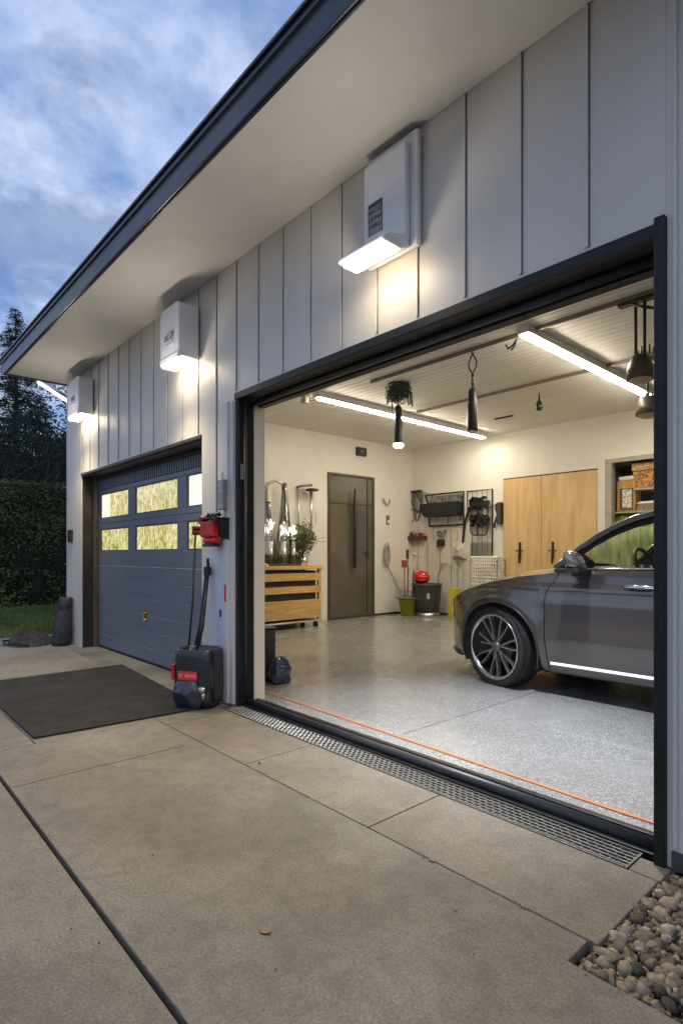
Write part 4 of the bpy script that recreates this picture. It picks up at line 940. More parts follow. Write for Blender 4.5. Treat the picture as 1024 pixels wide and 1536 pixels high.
# white wire basket
p0, p1 = BP(706, 836, .26), BP(746, 836, .26); zb_ = .62; zt = p0.z+.0; yb0, yb1 = BY-.27, BY-.04
o = thing('white_basket', 'tall white woven wire basket standing beside the timber doors', 'basket', ((p0.x+p1.x)/2, BY-.2, 0)); b = MB()
for i in range(13):
    x = p0.x+(p1.x-p0.x)*i/12; b.tube([(x, yb0, .02), (x, yb0, zt)], .008, 5); b.tube([(x, yb1, .02), (x, yb1, zt)], .008, 5)
for i in range(8):
    y_ = yb0+(yb1-yb0)*i/7; b.tube([(p1.x, y_, .02), (p1.x, y_, zt)], .008, 5); b.tube([(p0.x, y_, .02), (p0.x, y_, zt)], .008, 5)
k = 0; z = .05
while z < zt:
    dx = .012 if k % 2 else -.012; b.tube([(p0.x, yb0+dx, z), (p1.x, yb0+dx, z), (p1.x, yb1, z), (p0.x, yb1, z)], .009, 5, close=True); z += .062; k += 1
b.build('weave', mat('white wire', (.85, .82, .74), .4), o)
b = MB(); b.tube([(p0.x, yb0, zt), (p1.x, yb0, zt), (p1.x, yb1, zt), (p0.x, yb1, zt)], .018, 8, close=True); b.build('rim', mat('white wire', (.85, .82, .74), .4), o)
b = MB(); random.seed(13)
for k in range(60): b.ball((random.uniform(p0.x+.05, p1.x-.05), random.uniform(yb0+.06, yb1-.06), random.uniform(.1, zt-.08)), .045, 5, (1, 1, .8), .4, k)
q = b.build('basket_filling', mat('white bottles', (.62, .58, .46), .4, c2=(.25, .21, .14), scale=16), None); tag(q, 'pale crumpled wrappers filling the white basket', 'wrappers', kind='stuff')
# dark tub with red helmet
cxr, cyr = -7.02, 6.17; o = thing('dark_tub', 'dark grey round tub with a silver base band by the back wall', 'tub', (cxr, cyr, 0))
b = MB(); b.lathe((cxr, cyr, 0), [(0, .09), (.235, .09), (.265, .35), (.285, .60), (.30, .61), (.30, .645), (.27, .645), (.26, .60), (0, .58)], 30, sq=(1.0, .95)); b.build('body', mat('tub grey', (.055, .058, .055), .45, var=.25, scale=8), o, smooth=True)
b = MB(); b.lathe((cxr, cyr, 0), [(0, .001), (.24, .001), (.25, .03), (.235, .088), (0, .088)], 30); b.build('base_band', steel, o, smooth=True)
b = MB(); b.box(cxr+.19, cxr+.24, cyr-.235, cyr-.21, .36, .47); b.build('label_plate', mat('pale label', (.5, .5, .48), .5), o)
o = thing('red_helmet', 'shiny red helmet resting on the dark tub', 'helmet', (cxr-.03, cyr-.1, .65))
b = MB(); b.ball((cxr-.04, cyr-.12, .762), .158, 12, (1.15, .95, .82), .08, 4, 2); b.build('shell', mat('helmet red', (.62, .01, .015), .18, coat=1., var=.15), o, smooth=True)
b = MB()
for k in (-.5, 0, .5): b.tube([(cxr-.04+.155*math.sin(t)*1.15, cyr-.12-.155*math.cos(t)*math.cos(k)*.96, .765+.145*math.sin(k)*.8-.01*math.cos(t*2)) for t in [i*.2-1.2 for i in range(13)]], .007, 5)
b.build('vent_lines', mat('dark red line', (.12, .01, .01), .4), o)
b = MB(); b.box(cxr+.52, cxr+.70, cyr-.02, cyr+.16, .012, .58); q = b.build('yellow_box', mat('yellow box', (.50, .42, .05), .5), None, bevel=.006); tag(q, 'narrow yellow box standing between the dark tub and the car nose', 'box')
# buckets with tools
def bucket(x, y, r, h_, m, lab, tools, seed):
    o = thing('bucket', lab, 'bucket', (x, y, .012), 'buckets in the back corner')
    b = MB(); b.lathe((x, y, .013), [(0, .002), (r*.76, .002), (r, h_), (r*1.05, h_), (r*1.05, h_+.02), (r*.97, h_+.02), (r*.74, .02), (0, .02)], 26); b.build('body', m, o, smooth=True)
    b = MB(); b.tube([(x+r*1.05*math.cos(t), y-.01, .013+h_-.0-.10*math.sin(t)) for t in [math.pi*i/12 for i in range(13)]], .004, 5); b.build('handle', steel, o)
    return o
bucket(-7.30, 5.93, .175, .30, mat('lime plastic', (.36, .38, .03), .4, var=.1), 'lime yellow bucket full of tools on the floor in the back corner', 9, 1)
bucket(-7.13, 6.30, .165, .32, mat('green plastic', (.14, .18, .05), .45, var=.15), 'darker green bucket behind the lime one', 5, 2)
b = MB(); heapb = [(-7.30+.17*math.cos(t), 5.93+.17*math.sin(t)) for t in [i*.7 for i in range(9)]]
for k, (x, y) in enumerate(heapb): b.ball((x*.6-7.3*.4, y*.6+5.93*.4, .345), .055, 6, (1.3, 1, .4), .5, k)
b.lathe((-7.30, 5.93, .335), [(0, -.01), (.16, -.005), (.27, .03), (.27, .036), (.15, .01), (0, .01)], 24)
q = b.build('rag_bundle', mat('grey rag', (.30, .28, .25), .7, c2=(.10, .09, .08), scale=18), None, smooth=True); tag(q, 'grey rags spilling over the lime bucket rim', 'rags')
random.seed(17)
toolc = [mat('handle red', (.40, .06, .04), .45), mat('handle dark', (.05, .045, .04), .5), steel, mat('handle pale', (.5, .46, .38), .5)]
for k, (dx, dy2, ht, kind) in enumerate(((-.09, 0, 1.05, 0), (-.05, .03, 1.12, 1), (0, -.03, .98, 2), (.03, .05, 1.15, 3), (.07, 0, .90, 1), (.10, .04, 1.0, 2))):
    x, y = -7.28+dx, 5.93+dy2; b = MB(); b.tube([(x, y, .05), (x+dx*.35, y+.02, ht*.6), (x+dx*.5, y+.03, ht)], [.011, .010, .012], 8)
    if k == 0: b.box(x+dx*.5-.05, x+dx*.5+.05, y, y+.05, ht-.10, ht+.04)
    if k == 1: b.box(x+dx*.5-.02, x+dx*.5+.02, y, y+.05, ht, ht+.18)
    if k == 3: b.tube([(x+dx*.5, y+.03, ht), (x+dx*.5+.2, y+.03, ht+.01)], .012, 6); b.ball((x+dx*.5+.03, y+.03, ht+.05), .05, 6, (1.3, .8, .6), .3, 3)
    if k == 5: b.tube([(x+.05, y, ht), (x+.12, y+.05, ht+.02)], .014, 6)
    q = b.build('garden_tool', toolc[kind], None, bevel=.003)
    tag(q, ['red headed tool leaning left out of the lime bucket', 'tall dark stick with a block top in the lime bucket', 'shorter steel rod at the middle front of the lime bucket', 'tallest pale stick with a crossbar in the lime bucket', 'short dark stick in the lime bucket', 'steel rod leaning right out of the lime bucket'][k], 'tool', 'tools standing in the lime bucket')
p0 = BP(640, 830); b = MB(); b.tube([(-7.0, BY-.05, .40), (-7.05, BY-.05, .80), (-6.95, BY-.05, 1.02), (-6.80, BY-.05, 1.04), (-6.72, BY-.05, .95)], .010, 6); q = b.build('bent_rod', steel, None, smooth=True); tag(q, 'thin bent rod curving up behind the green bucket', 'rod')

# alcove contents
def shelf_on(z, lab):
    b = MB(); b.box(AX0+.022, AX1-.022, BY+.11, BY+.70, z-.03, z); q = b.build('shelf', mat('shelf grey', (.38, .35, .30), .5), None, bevel=.003); tag(q, lab, 'shelf', 'shelves in the alcove')
zs1 = onY(950, 733, BY+.15).z; zs2 = onY(920, 768, BY+.15).z
b = MB(); b.box(-3.42, AX1-.022, BY+.11, BY+.70, zs1-.03, zs1); q = b.build('shelf', mat('shelf grey', (.38, .35, .30), .5), None, bevel=.003); tag(q, 'short upper shelf carrying the ornate orange chest in the alcove', 'shelf', 'shelves in the alcove')
shelf_on(zs2, 'lower shelf carrying the lantern and white book in the alcove')
orn = mat('ornate orange', (.62, .36, .10), .35, c2=(.22, .08, .03), scale=13, stops=(.42, .56), dist=2., coat=.3)
o = thing('ornate_chest', 'ornate orange and cream carved chest on the upper alcove shelf', 'chest', (-3.1, BY+.25, zs1))
b = MB(); b.box(-3.44, -2.75, BY+.13, BY+.42, zs1+.001, zs1+.26); b.build('body', orn, o, bevel=.012)
b = MB(); b.box(-3.46, -2.73, BY+.11, BY+.44, zs1+.262, zs1+.40); b.build('lid', mat('ornate cream', (.70, .55, .30), .35, c2=(.45, .20, .06), scale=16, stops=(.42, .56), dist=2.), o, bevel=.03, segs=3)
x0_, x1_ = onY(925, 740, BY+.13).x, onY(952, 740, BY+.13).x; zt_ = onY(938, 716, BY+.13).z
o = thing('wooden_lantern', 'orange wooden lantern with white lid and framed picture panel on the lower alcove shelf', 'lantern', (x0_, BY+.25, zs2))
b = MB(); b.box(x0_, x1_, BY+.12, BY+.38, zs2+.001, zt_-.05); b.build('body', mat('amber wood', (.62, .36, .13), .4, c2=(.45, .24, .08), scale=6, stretch=(3, 1, .5)), o, bevel=.014)
b = MB(); b.box(x0_+.01, x1_-.01, BY+.13, BY+.37, zt_-.049, zt_+.02); b.build('lid', mat('white lid', (.8, .78, .72), .3), o, bevel=.025, segs=3)
w_ = x1_-x0_; zh = zt_-.05-zs2
b = MB(); b.box(x0_+.16*w_, x1_-.08*w_, BY+.108, BY+.1195, zs2+.02, zs2+zh*.74); b.build('picture_frame', brownw, o, bevel=.004)
b = MB(); b.box(x0_+.32*w_, x1_-.16*w_, BY+.104, BY+.1075, zs2+.05, zs2+zh*.70); b.build('picture', mat('picture', (.75, .73, .66), .4, c2=(.30, .30, .26), scale=26, stops=(.40, .56)), o)
x2_ = x1_+.02; b = MB()
b.box(x2_, x2_+.42, BY+.13, BY+.36, zs2+.001, zs2+.055); b.box(x2_+.01, x2_+.40, BY+.14, BY+.35, zs2+.057, zs2+.10)
q = b.build('book_pair', mat('brown pages', (.28, .20, .14), .6, var=.4, scale=30), None, bevel=.004); tag(q, 'two brown edged books lying flat beside the lantern', 'books')
b = MB(); b.prism([(x2_-.01, zs2+.102), (x2_+.42, zs2+.102), (x2_+.42, zs2+.14), (x2_+.05, zs2+.135)], BY+.13, BY+.37, 'y'); q = b.build('white_folder', mat('white paper', (.8, .79, .75), .4), None, bevel=.004); tag(q, 'white folder lying on top of the brown edged books', 'folder')
b = MB(); rows = []
for i in range(41):
    x = AX0+.04+(AX1-AX0-.08)*i/40; rows.append([(x, BY+.20+.03*math.sin(i*1.15)+.02*mnoise.noise(Vector((i*.4, z*2, 0))), z) for z in (.15, .5, .9, 1.2, 1.42, 1.58, zs2-.035)])
b.grid(rows); q = b.build('green_sheet', mat('green sheet', (.42, .50, .12), .5, c2=(.18, .26, .05), scale=5, stretch=(3, 1, .5), dist=.8), None, smooth=True, solid=.004); tag(q, 'lime green sheet hanging in folds under the alcove shelf, seen through the car window', 'sheet')

o = thing('covered_stack', 'lime green tarpaulin draped over a stack behind the car, seen through its window', 'tarpaulin', (-2.6, 5.6, 0))
b = MB(); rows = []
TP = [(-3.60, 1.24), (-3.50, 1.33), (-3.35, 1.42), (-3.2, 1.50), (-3.0, 1.55), (-2.6, 1.56), (-2.1, 1.54), (-1.6, 1.50), (-1.3, 1.30)]
for i in range(93):
    x = -3.60+2.3*i/92; h_ = [a[1]+(b_[1]-a[1])*(x-a[0])/(b_[0]-a[0]) for a, b_ in zip(TP[:-1], TP[1:]) if a[0]-1e-6 <= x <= b_[0]+1e-6][0]
    w_ = .022*math.sin(i*.9)+.02*mnoise.noise(Vector((i*.3, 0, 0)))
    rows.append([(x, 5.45-.05*k/7+w_*(1-k/8), .015+(h_-.03)*k/7) for k in range(8)]+[(x, 5.43, h_), (x, 5.60, h_+.015), (x, 5.85, h_), (x, 5.90, h_-.05), (x, 5.92, .015)])
b.grid(rows); b.build('tarpaulin', mat('green tarp', (.44, .45, .22), .5, c2=(.12, .15, .06), scale=5, stretch=(3, 1, .5), dist=.8), o, smooth=True, solid=.004)
b = MB(); b.box(-3.5, -1.4, 5.50, 5.82, .014, 1.2); b.build('boxes', brownw, o)
# dark bin and blue bag just inside the left jamb
o = thing('slim_bin', 'slim dark grey bin just inside the left jamb', 'bin', (-4.32, .72, 0))
b = MB(); b.prism([(-4.58, .60), (-4.36, .60), (-4.36, .72), (-4.58, .72)], .013, .50, 'z'); b.build('body', mat('bin dark', (.035, .035, .035), .45), o, bevel=.02, segs=3)
b = MB(); b.box(-4.59, -4.355, .595, .725, .502, .52); b.build('lid', blackp, o, bevel=.008)
b = MB(); b.ball((-4.262, .70, .12), .112, 24, (.85, 1.0, 1.2), .34, 3, 2.1)
b.v = [(x, y, max(.014, z)) for x, y, z in b.v]
q = b.build('blue_bag', mat('blue film', (.030, .045, .085), .16, coat=.8, bump=.9, bscale=16), None, smooth=True); tag(q, 'crumpled shiny blue plastic bag slumped against the slim bin', 'plastic bag')

# ------------------------------------------------------------------ the car (nose towards -x, near flank towards the door)
paint = mat('grey metallic paint', (.135, .121, .112), .25, .60, var=.03, scale=2, coat=1.0)
XF, XR, YC, HW = -3.72, 1.08, 3.0, .935
WX, WZ, RA = -2.86, .362, .415
WXR = WX+2.88
def lerp_t(tb, x):
    if x <= tb[0][0]: return tb[0][1]
    for (a, va), (b_, vb) in zip(tb[:-1], tb[1:]):
        if x <= b_:
            t = (x-a)/(b_-a); t = t*t*(3-2*t)*.35+t*.65; return va+(vb-va)*t
    return tb[-1][1]
def plan(x):
    L = 1.05; s_ = x-XF; w = HW
    if s_ < L: w = HW*(max(0, 1-(1-max(0, s_)/L)**2.7))**(1/2.5)
    s_ = XR-x; L = .8
    if s_ < L: w = HW*(max(0, 1-(1-max(0, s_)/L)**3.2))**(1/2.6)
    return w
ZSH = [(-3.72, .60), (-3.66, .66), (-3.55, .73), (-3.40, .80), (-3.2, .875), (-2.9, .955), (-2.6, 1.015), (-2.3, 1.050), (-2.0, 1.072), (-1.0, 1.090), (.2, 1.10), (.8, 1.06), (1.08, .98)]
ZB = [(-3.72, .235), (-3.4, .215), (-2.3, .20), (0, .20), (.6, .23), (1.08, .34)]
SEC = [(.18, .90), (.24, .955), (.34, .978), (.5, .992), (.66, 1.0), (.80, .998), (.90, .985), (.96, .965), (1.03, .945), (1.12, .90)]
def yside(x, z):
    k = lerp_t(SEC, z); w = plan(x)
    # flares round the wheels
    for wx in (WX, WXR):
        d = math.hypot(x-wx, z-WZ)
        if z > WZ-.2: k += .020*math.exp(-((d-RA-.03)/.07)**2)
    k += .011*math.exp(-((z-.925)/.018)**2)*(1 if x > -3.1 else 0)
    return w*k
def arch(x):
    zb = lerp_t(ZB, x)
    for wx in (WX, WXR):
        d = abs(x-wx)
        if d < RA: zb = max(zb, WZ+math.sqrt(RA*RA-d*d))
    return zb
CAR = thing('parked_car', 'dark grey car with alloy wheels parked across the garage, nose to the left', 'car', ((XF+XR)/2, YC, 0))
def sA(z): return -2.385+max(0, z-.86)*.55-max(0, .5-z)*-.10
def sB(z): return -1.22+max(0, z-.7)*.12
def sC(z): return -.22+max(0, z-.5)*.35
def sD(z): return XR
def panel(name, fa_, fb, us, nz, parent, side=-1, m=paint, zsh=True, smooth=True):
    b = MB(); rows = []
    for u in us:
        x0 = fa_(.3)+(fb(.3)-fa_(.3))*u; zb = arch(x0); row = []
        for j in range(nz+1):
            t = j/nz; x = x0; z = zb
            for _ in range(3):
                x = fa_(z)+(fb(z)-fa_(z))*u; z = zb+(lerp_t(ZSH, x)-zb)*t
            row.append((x, YC+side*yside(x, z), z))
        # lower lip turned in
        x, y, z = row[0]; row.insert(0, (x, YC+side*(max(0, abs(y-YC)-.05)), z+.002))
        rows.append(row)
    b.grid(rows); return b.build(name, m, parent, smooth=smooth)
def us_arch(fa_, fb, wx, n=26):
    a, c = fa_(.3), fb(.3); xs = set()
    for i in range(n+1): xs.add(wx-RA*math.cos(math.pi*i/n))
    x = a
    while x < c: 
        if abs(x-wx) > RA+.015: xs.add(x)
        x += .05
    xs.add(wx-RA-.0005); xs.add(wx+RA+.0005); xs.add(a); xs.add(c)
    if abs(a-XF) < .01:
        for d in (.004, .012, .025, .04): xs.add(a+d)
    return [(x-a)/(c-a) for x in sorted(xs) if a <= x <= c]
g_ = .004
for side in (-1, 1):
    panel('front_fender', lambda z: XF, lambda z: sA(z)-g_, us_arch(lambda z: XF, sA, WX), 44, CAR, side)
    d_ = panel('front_door', lambda z: sA(z)+g_, lambda z: sB(z)-g_, [i/20 for i in range(21)], 44, CAR, side)
    panel('rear_door', lambda z: sB(z)+g_, lambda z: sC(z)-g_, [i/16 for i in range(17)], 22, CAR, side)
    panel('rear_fender', lambda z: sC(z)+g_, lambda z: XR, us_arch(sC, lambda z: XR, WXR), 22, CAR, side)
    if side == -1: DOOR = d_
    # dark backing behind gaps
    for f_ in (sA, sB, sC):
        b = MB(); b.grid([[(f_(z)-.02, YC+side*(yside(f_(z), z)-.014), z), (f_(z)+.02, YC+side*(yside(f_(z), z)-.014), z)] for z in [.22+.05*i for i in range(17)]]); b.build('door_seal', darkgap, CAR)
# bonnet
b = MB(); rows = []
xs_ = [XF, XF+.004, XF+.012, XF+.03, XF+.06]+[XF+.1+.05*i for i in range(27)]
xs_ = [x for x in xs_ if x < -2.32]+[-2.32]
for x in xs_:
    zs_ = lerp_t(ZSH, x); w = yside(x, zs_); cr = .070*min(1, (x-XF)/.9+.25); row = []
    for j in range(25):
        t = -1+j/12; row.append((x-.14*(1-t*t)*max(0, (x+2.9)/.6), YC+w*t, zs_+cr*(1-abs(t)**2.6)-.020*math.exp(-((abs(t)-.80)/.05)**2)*min(1, (x-XF)/.6)))
    rows.append(row)
b.grid(rows); b.build('bonnet', paint, CAR, smooth=True)
# nose grille and bumper intake
b = MB(); b.box(XF+.09, XF+.30, YC-.35, YC+.35, .26, .66); b.build('grille', darkgap, CAR)
b = MB(); rows = []
for x in [XF-.0+.015*i for i in range(1, 27)]:
    w = plan(x); rows.append([(x, YC-w*.93-.004, .205), (x, YC-w*.955-.010, .232), (x, YC-w*.965-.001, .262)])
b.grid(rows); b.build('bumper_lip', mat('lip black', (.02, .02, .02), .45), CAR, smooth=True, solid=.006)
# headlight
for side in (-1, 1):
    b = MB(); rows = []
    for i in range(15):
        t = i/14; x = -3.69+.44*t; zc_ = .665+.115*t; h_ = .040*math.sin(math.pi*min(1, .15+.85*(1-t)))+.004
        rows.append([(x, YC+side*(yside(x, z)+.004), z) for z in [zc_-h_+2*h_*j/5 for j in range(6)]])
    b.grid(rows); HL = b.build('headlight', mat('headlight lens', (.25, .21, .17), .08, .3, coat=1., c2=(.10, .05, .03), scale=12), CAR, smooth=True)
# rear deck
b = MB(); rows = []
for x in [.55, .65, .75, .85, .95, 1.02, 1.06, 1.08]:
    zs_ = lerp_t(ZSH, x); w = yside(x, zs_); rows.append([(x, YC+w*(-1+j/8), zs_+.05*(1-abs(-1+j/8)**2.6)) for j in range(17)])
b.grid(rows); b.build('boot_lid', paint, CAR, smooth=True)
# greenhouse
RAIL = [(-2.34, 1.085, .835), (-2.24, 1.175, .80), (-2.125, 1.275, .765), (-2.0, 1.365, .73), (-1.87, 1.438, .70), (-1.74, 1.490, .675), (-1.60, 1.522, .655), (-1.4, 1.548, .64), (-1.1, 1.565, .63), (-.7, 1.568, .63), (-.3, 1.55, .63), (.1, 1.50, .64), (.45, 1.39, .68), (.75, 1.24, .74), (.95, 1.11, .80)]
def rail(x):
    return lerp_t([(a, b_) for a, b_, c in RAIL], x), lerp_t([(a, c) for a, b_, c in RAIL], x)
RXs = [-2.34+.0598*i for i in range(56)]
def zbelt(x): return lerp_t(ZSH, x)+.012
RIMS = {}
for side in (-1, 1):
    b = MB(); b.tube([(x, YC+side*rail(x)[1], rail(x)[0]) for x in RXs], .026, 10); b.build('roof_rail', paint, CAR, smooth=True)
    b = MB(); b.tube([(x, YC+side*(rail(x)[1]+.012), rail(x)[0]+.022) for x in RXs if x > -2.30], .006, 6); b.build('chrome_strip', chrome, CAR, smooth=True)
    fr, gl_ = [], []
    for x in RXs:
        zr, yr = rail(x); zb = zbelt(x); yb = yside(x, zb)-.015
        P_ = lambda z: (x, YC+side*(yb+(yr-yb)*((z-zb)/max(.02, zr-zb))**1.15 if z > zb else yb), z)
        zi = max(zb+.001, zr-.02-.055); fr.append([P_(zr-.012), P_(zi)]); gl_.append([P_(zi), P_((zi+zb)/2), P_(zb)])
    b = MB(); b.grid(fr); b.build('window_surround', framem, CAR, smooth=True, solid=.012)
    gm_ = MATS.setdefault('carglass', glass('car glass', (.86, .92, .86), .0, .93))
    b = MB(); b.grid(gl_); b.build('side_window', gm_, CAR, smooth=True)
    for xq in (-1.10, .10):
        b = MB(); zr, yr = rail(xq); zb = zbelt(xq); yb = yside(xq, zb)-.006; b.prism([(xq-.05, zb), (xq+.05, zb), (xq+.07, zr-.02), (xq-.01, zr-.02)], 0, .001, 'y')
        n = len(b.v); b.v[n-8:] = [(v[0], YC+side*((yb if v[2] <= zb+.001 else yr+.012)+(0 if i < 4 else .006)), v[2]) for i, v in enumerate(b.v[n-8:])]; b.build('pillar', framem, CAR)
    b = MB(); b.tube([(x, YC+side*(yside(x, zbelt(x))-.008), zbelt(x)+.002) for x in RXs if x > -2.2 and x < .6], .008, 6); b.build('belt_trim', chrome, CAR, smooth=True)
    b = MB(); b.prism([(-2.33, zbelt(-2.3)-.002), (-2.02, zbelt(-2.0)-.002), (-2.02, 1.14), (-2.09, 1.20), (-2.17, 1.21)], YC+side*.80, YC+side*.835, 'y'); b.build('corner_trim', framem, CAR, bevel=.004)
def across(x, n=17, crown=.035, bow=.0):
    zr, yr = rail(x); return [(x-bow*(1-(-1+2*j/(n-1))**2), YC+yr*(-1+2*j/(n-1)), zr+crown*(1-(-1+2*j/(n-1))**2)) for j in range(n)]
b = MB(); b.grid([across(x, bow=.20-.14*(x+2.34)/.84, crown=.035) for x in RXs if x < -1.50]); b.build('windscreen', MATS['carglass'], CAR, smooth=True)
b = MB(); b.grid([across(x, bow=.06, crown=.035) for x in RXs if -1.56 < x < .30]); b.build('roof', paint, CAR, smooth=True, solid=.02)
b = MB(); b.grid([across(x, bow=-.05, crown=.035) for x in RXs if x > .24]); b.build('rear_window', MATS['carglass'], CAR, smooth=True)
# cabin
cab = mat('cabin dark', (.035, .034, .036), .7, var=.3, scale=6)
b = MB(); b.box(-2.2, .7, YC-.83, YC+.83, .50, .52); b.box(-2.24, -2.20, YC-.83, YC+.83, .25, 1.03)
for s_ in (-1, 1): b.box(-2.2, .7, YC+s_*.84-.02, YC+s_*.84+.02, .52, 1.04)
b.box(XF+.35, XR-.3, YC-.70, YC+.70, .22, .26); b.build('cabin_shell', cab, CAR)
b = MB(); b.prism([(-2.30, .90), (-1.95, .70), (-1.90, .98), (-1.98, 1.085), (-2.25, 1.10)], YC-.78, YC+.78, 'y'); b.build('dashboard', cab, CAR, bevel=.03, segs=3)
rm = Matrix.Rotation(R(-24), 3, 'Y'); c_ = Vector((-1.76, YC-.40, 1.075)); b = MB()
b.tube([c_+rm @ Vector((0, .19*math.cos(t), .19*math.sin(t))) for t in [i*math.pi/14 for i in range(28)]], .017, 8, close=True)
for t in (0, math.pi, -math.pi/2): b.tube([c_+rm @ Vector((-.02, 0, 0)), c_+rm @ Vector((0, .18*math.cos(t), .18*math.sin(t)))], .018, 6)
b.ball(c_+rm @ Vector((-.02, 0, 0)), .055, 8, (.6, 1, 1)); b.tube([c_, (-1.95, YC-.40, .95)], .03, 8); b.build('steering_wheel', blackp, CAR, smooth=True)
seatm = mat('seat leather', (.06, .07, .10), .5, var=.2, scale=8)
for y_ in (YC-.40, YC+.40):
    b = MB(); b.box(-1.55, -1.02, y_-.25, y_+.25, .60, .74); b.box(-1.10, -.96, y_-.25, y_+.25, .74, 1.26, Matrix.Rotation(R(16), 3, 'Y'), (-1.03, y_, .74)); b.box(-.93, -.84, y_-.13, y_+.13, 1.27, 1.44, Matrix.Rotation(R(12), 3, 'Y')); b.build('seat', seatm, CAR, bevel=.04, segs=3)
# mirrors
for side in (-1, 1):
    b = MB(); c_ = Vector((-2.07, YC+side*1.06, 1.155)); rows = []
    for i in range(17):
        th = math.pi*i/16; row = []
        for k in range(33):
            ph = 2*math.pi*(k % 32)/32; ex = .62; f_ = lambda v: math.copysign(abs(v)**ex, v)
            dx, dy2, dz = f_(math.sin(th))*f_(math.cos(ph)), f_(math.sin(th))*f_(math.sin(ph)), f_(math.cos(th))
            row.append((c_.x+.060*dx*(1-.25*dz)-.02*dz, c_.y+.105*dy2, c_.z+.075*dz-.012*dy2*side*-1))
        rows.append(row)
    b.grid(rows)
    Mr = b.build('wing_mirror', mat('mirror shell', (.26, .24, .22), .16, .7, coat=1, var=.2, scale=5), CAR, smooth=True)
    b = MB(); b.prism([(-2.20, 1.065), (-1.99, 1.055), (-1.99, 1.085), (-2.02, 1.10), (-2.19, 1.09)], YC+side*.99, YC+side*1.15, 'y'); b.box(-2.13, -2.02, YC+side*(.93 if side > 0 else .86), YC+side*(.86 if side < 0 else .93)+side*.12, 1.02, 1.085)
    b.tube([(-2.08, YC+side*.88, 1.04), (-2.07, YC+side*1.02, 1.08)], [.03, .035], 8)
    b.build('mirror_arm', blackp, Mr, bevel=.008)
# door handles and sill strip
for (x0, x1, dd) in ((-1.76, -1.50, DOOR),):
    z0 = .955; b = MB(); pts = [(x0+(x1-x0)*t, YC-yside(x0+(x1-x0)*t, z0)-.012-.022*math.sin(math.pi*t), z0+.006*math.sin(math.pi*t)) for t in [i/10 for i in range(11)]]
    b.tube(pts, [.006]+[.013]*9+[.006], 8); b.build('door_handle', chrome, dd, smooth=True)
    b = MB(); b.grid([[(x0+.05+.16*i/6, YC-yside(x0+.05+.16*i/6, z)-.0025, z) for z in [z0-.022-.010*math.sin(math.pi*i/6)+.045*j/3 for j in range(4)]] for i in range(7)]); b.build('handle_recess', blackp, dd, smooth=True)
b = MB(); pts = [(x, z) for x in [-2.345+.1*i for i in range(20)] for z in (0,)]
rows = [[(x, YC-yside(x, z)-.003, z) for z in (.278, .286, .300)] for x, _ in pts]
b.grid(rows); b.build('sill_strip', emis('sill reflection glow', (.93, .96, 1), .95), CAR, smooth=True, solid=.004)  # emission stands in for the bright reflection along the sill
# fender crease line & arch lips
for wx in (WX, WXR):
    b = MB(); b.tube([(wx-(RA-.002)*math.cos(t), YC-yside(wx-RA*math.cos(t), WZ+RA*math.sin(t))-.001, WZ+(RA-.002)*math.sin(t)) for t in [math.radians(-20)+i*math.radians(220)/40 for i in range(41)]], .011, 8); b.build('arch_lip', mat('arch lip', (.05, .047, .045), .4), CAR, smooth=True)
    b = MB()
    for s_ in (-1, 1):
        b = MB(); y0_, y1_ = sorted((YC+s_*.60, YC+s_*.86)); b.lathe((wx, 0, WZ), [(RA-.008, y1_ if s_ < 0 else y0_), (RA-.008, y0_ if s_ < 0 else y1_), (0, y0_ if s_ < 0 else y1_)][::1], 32, 'y', a0=-25, a1=205); b.build('wheel_well', darkgap, CAR)
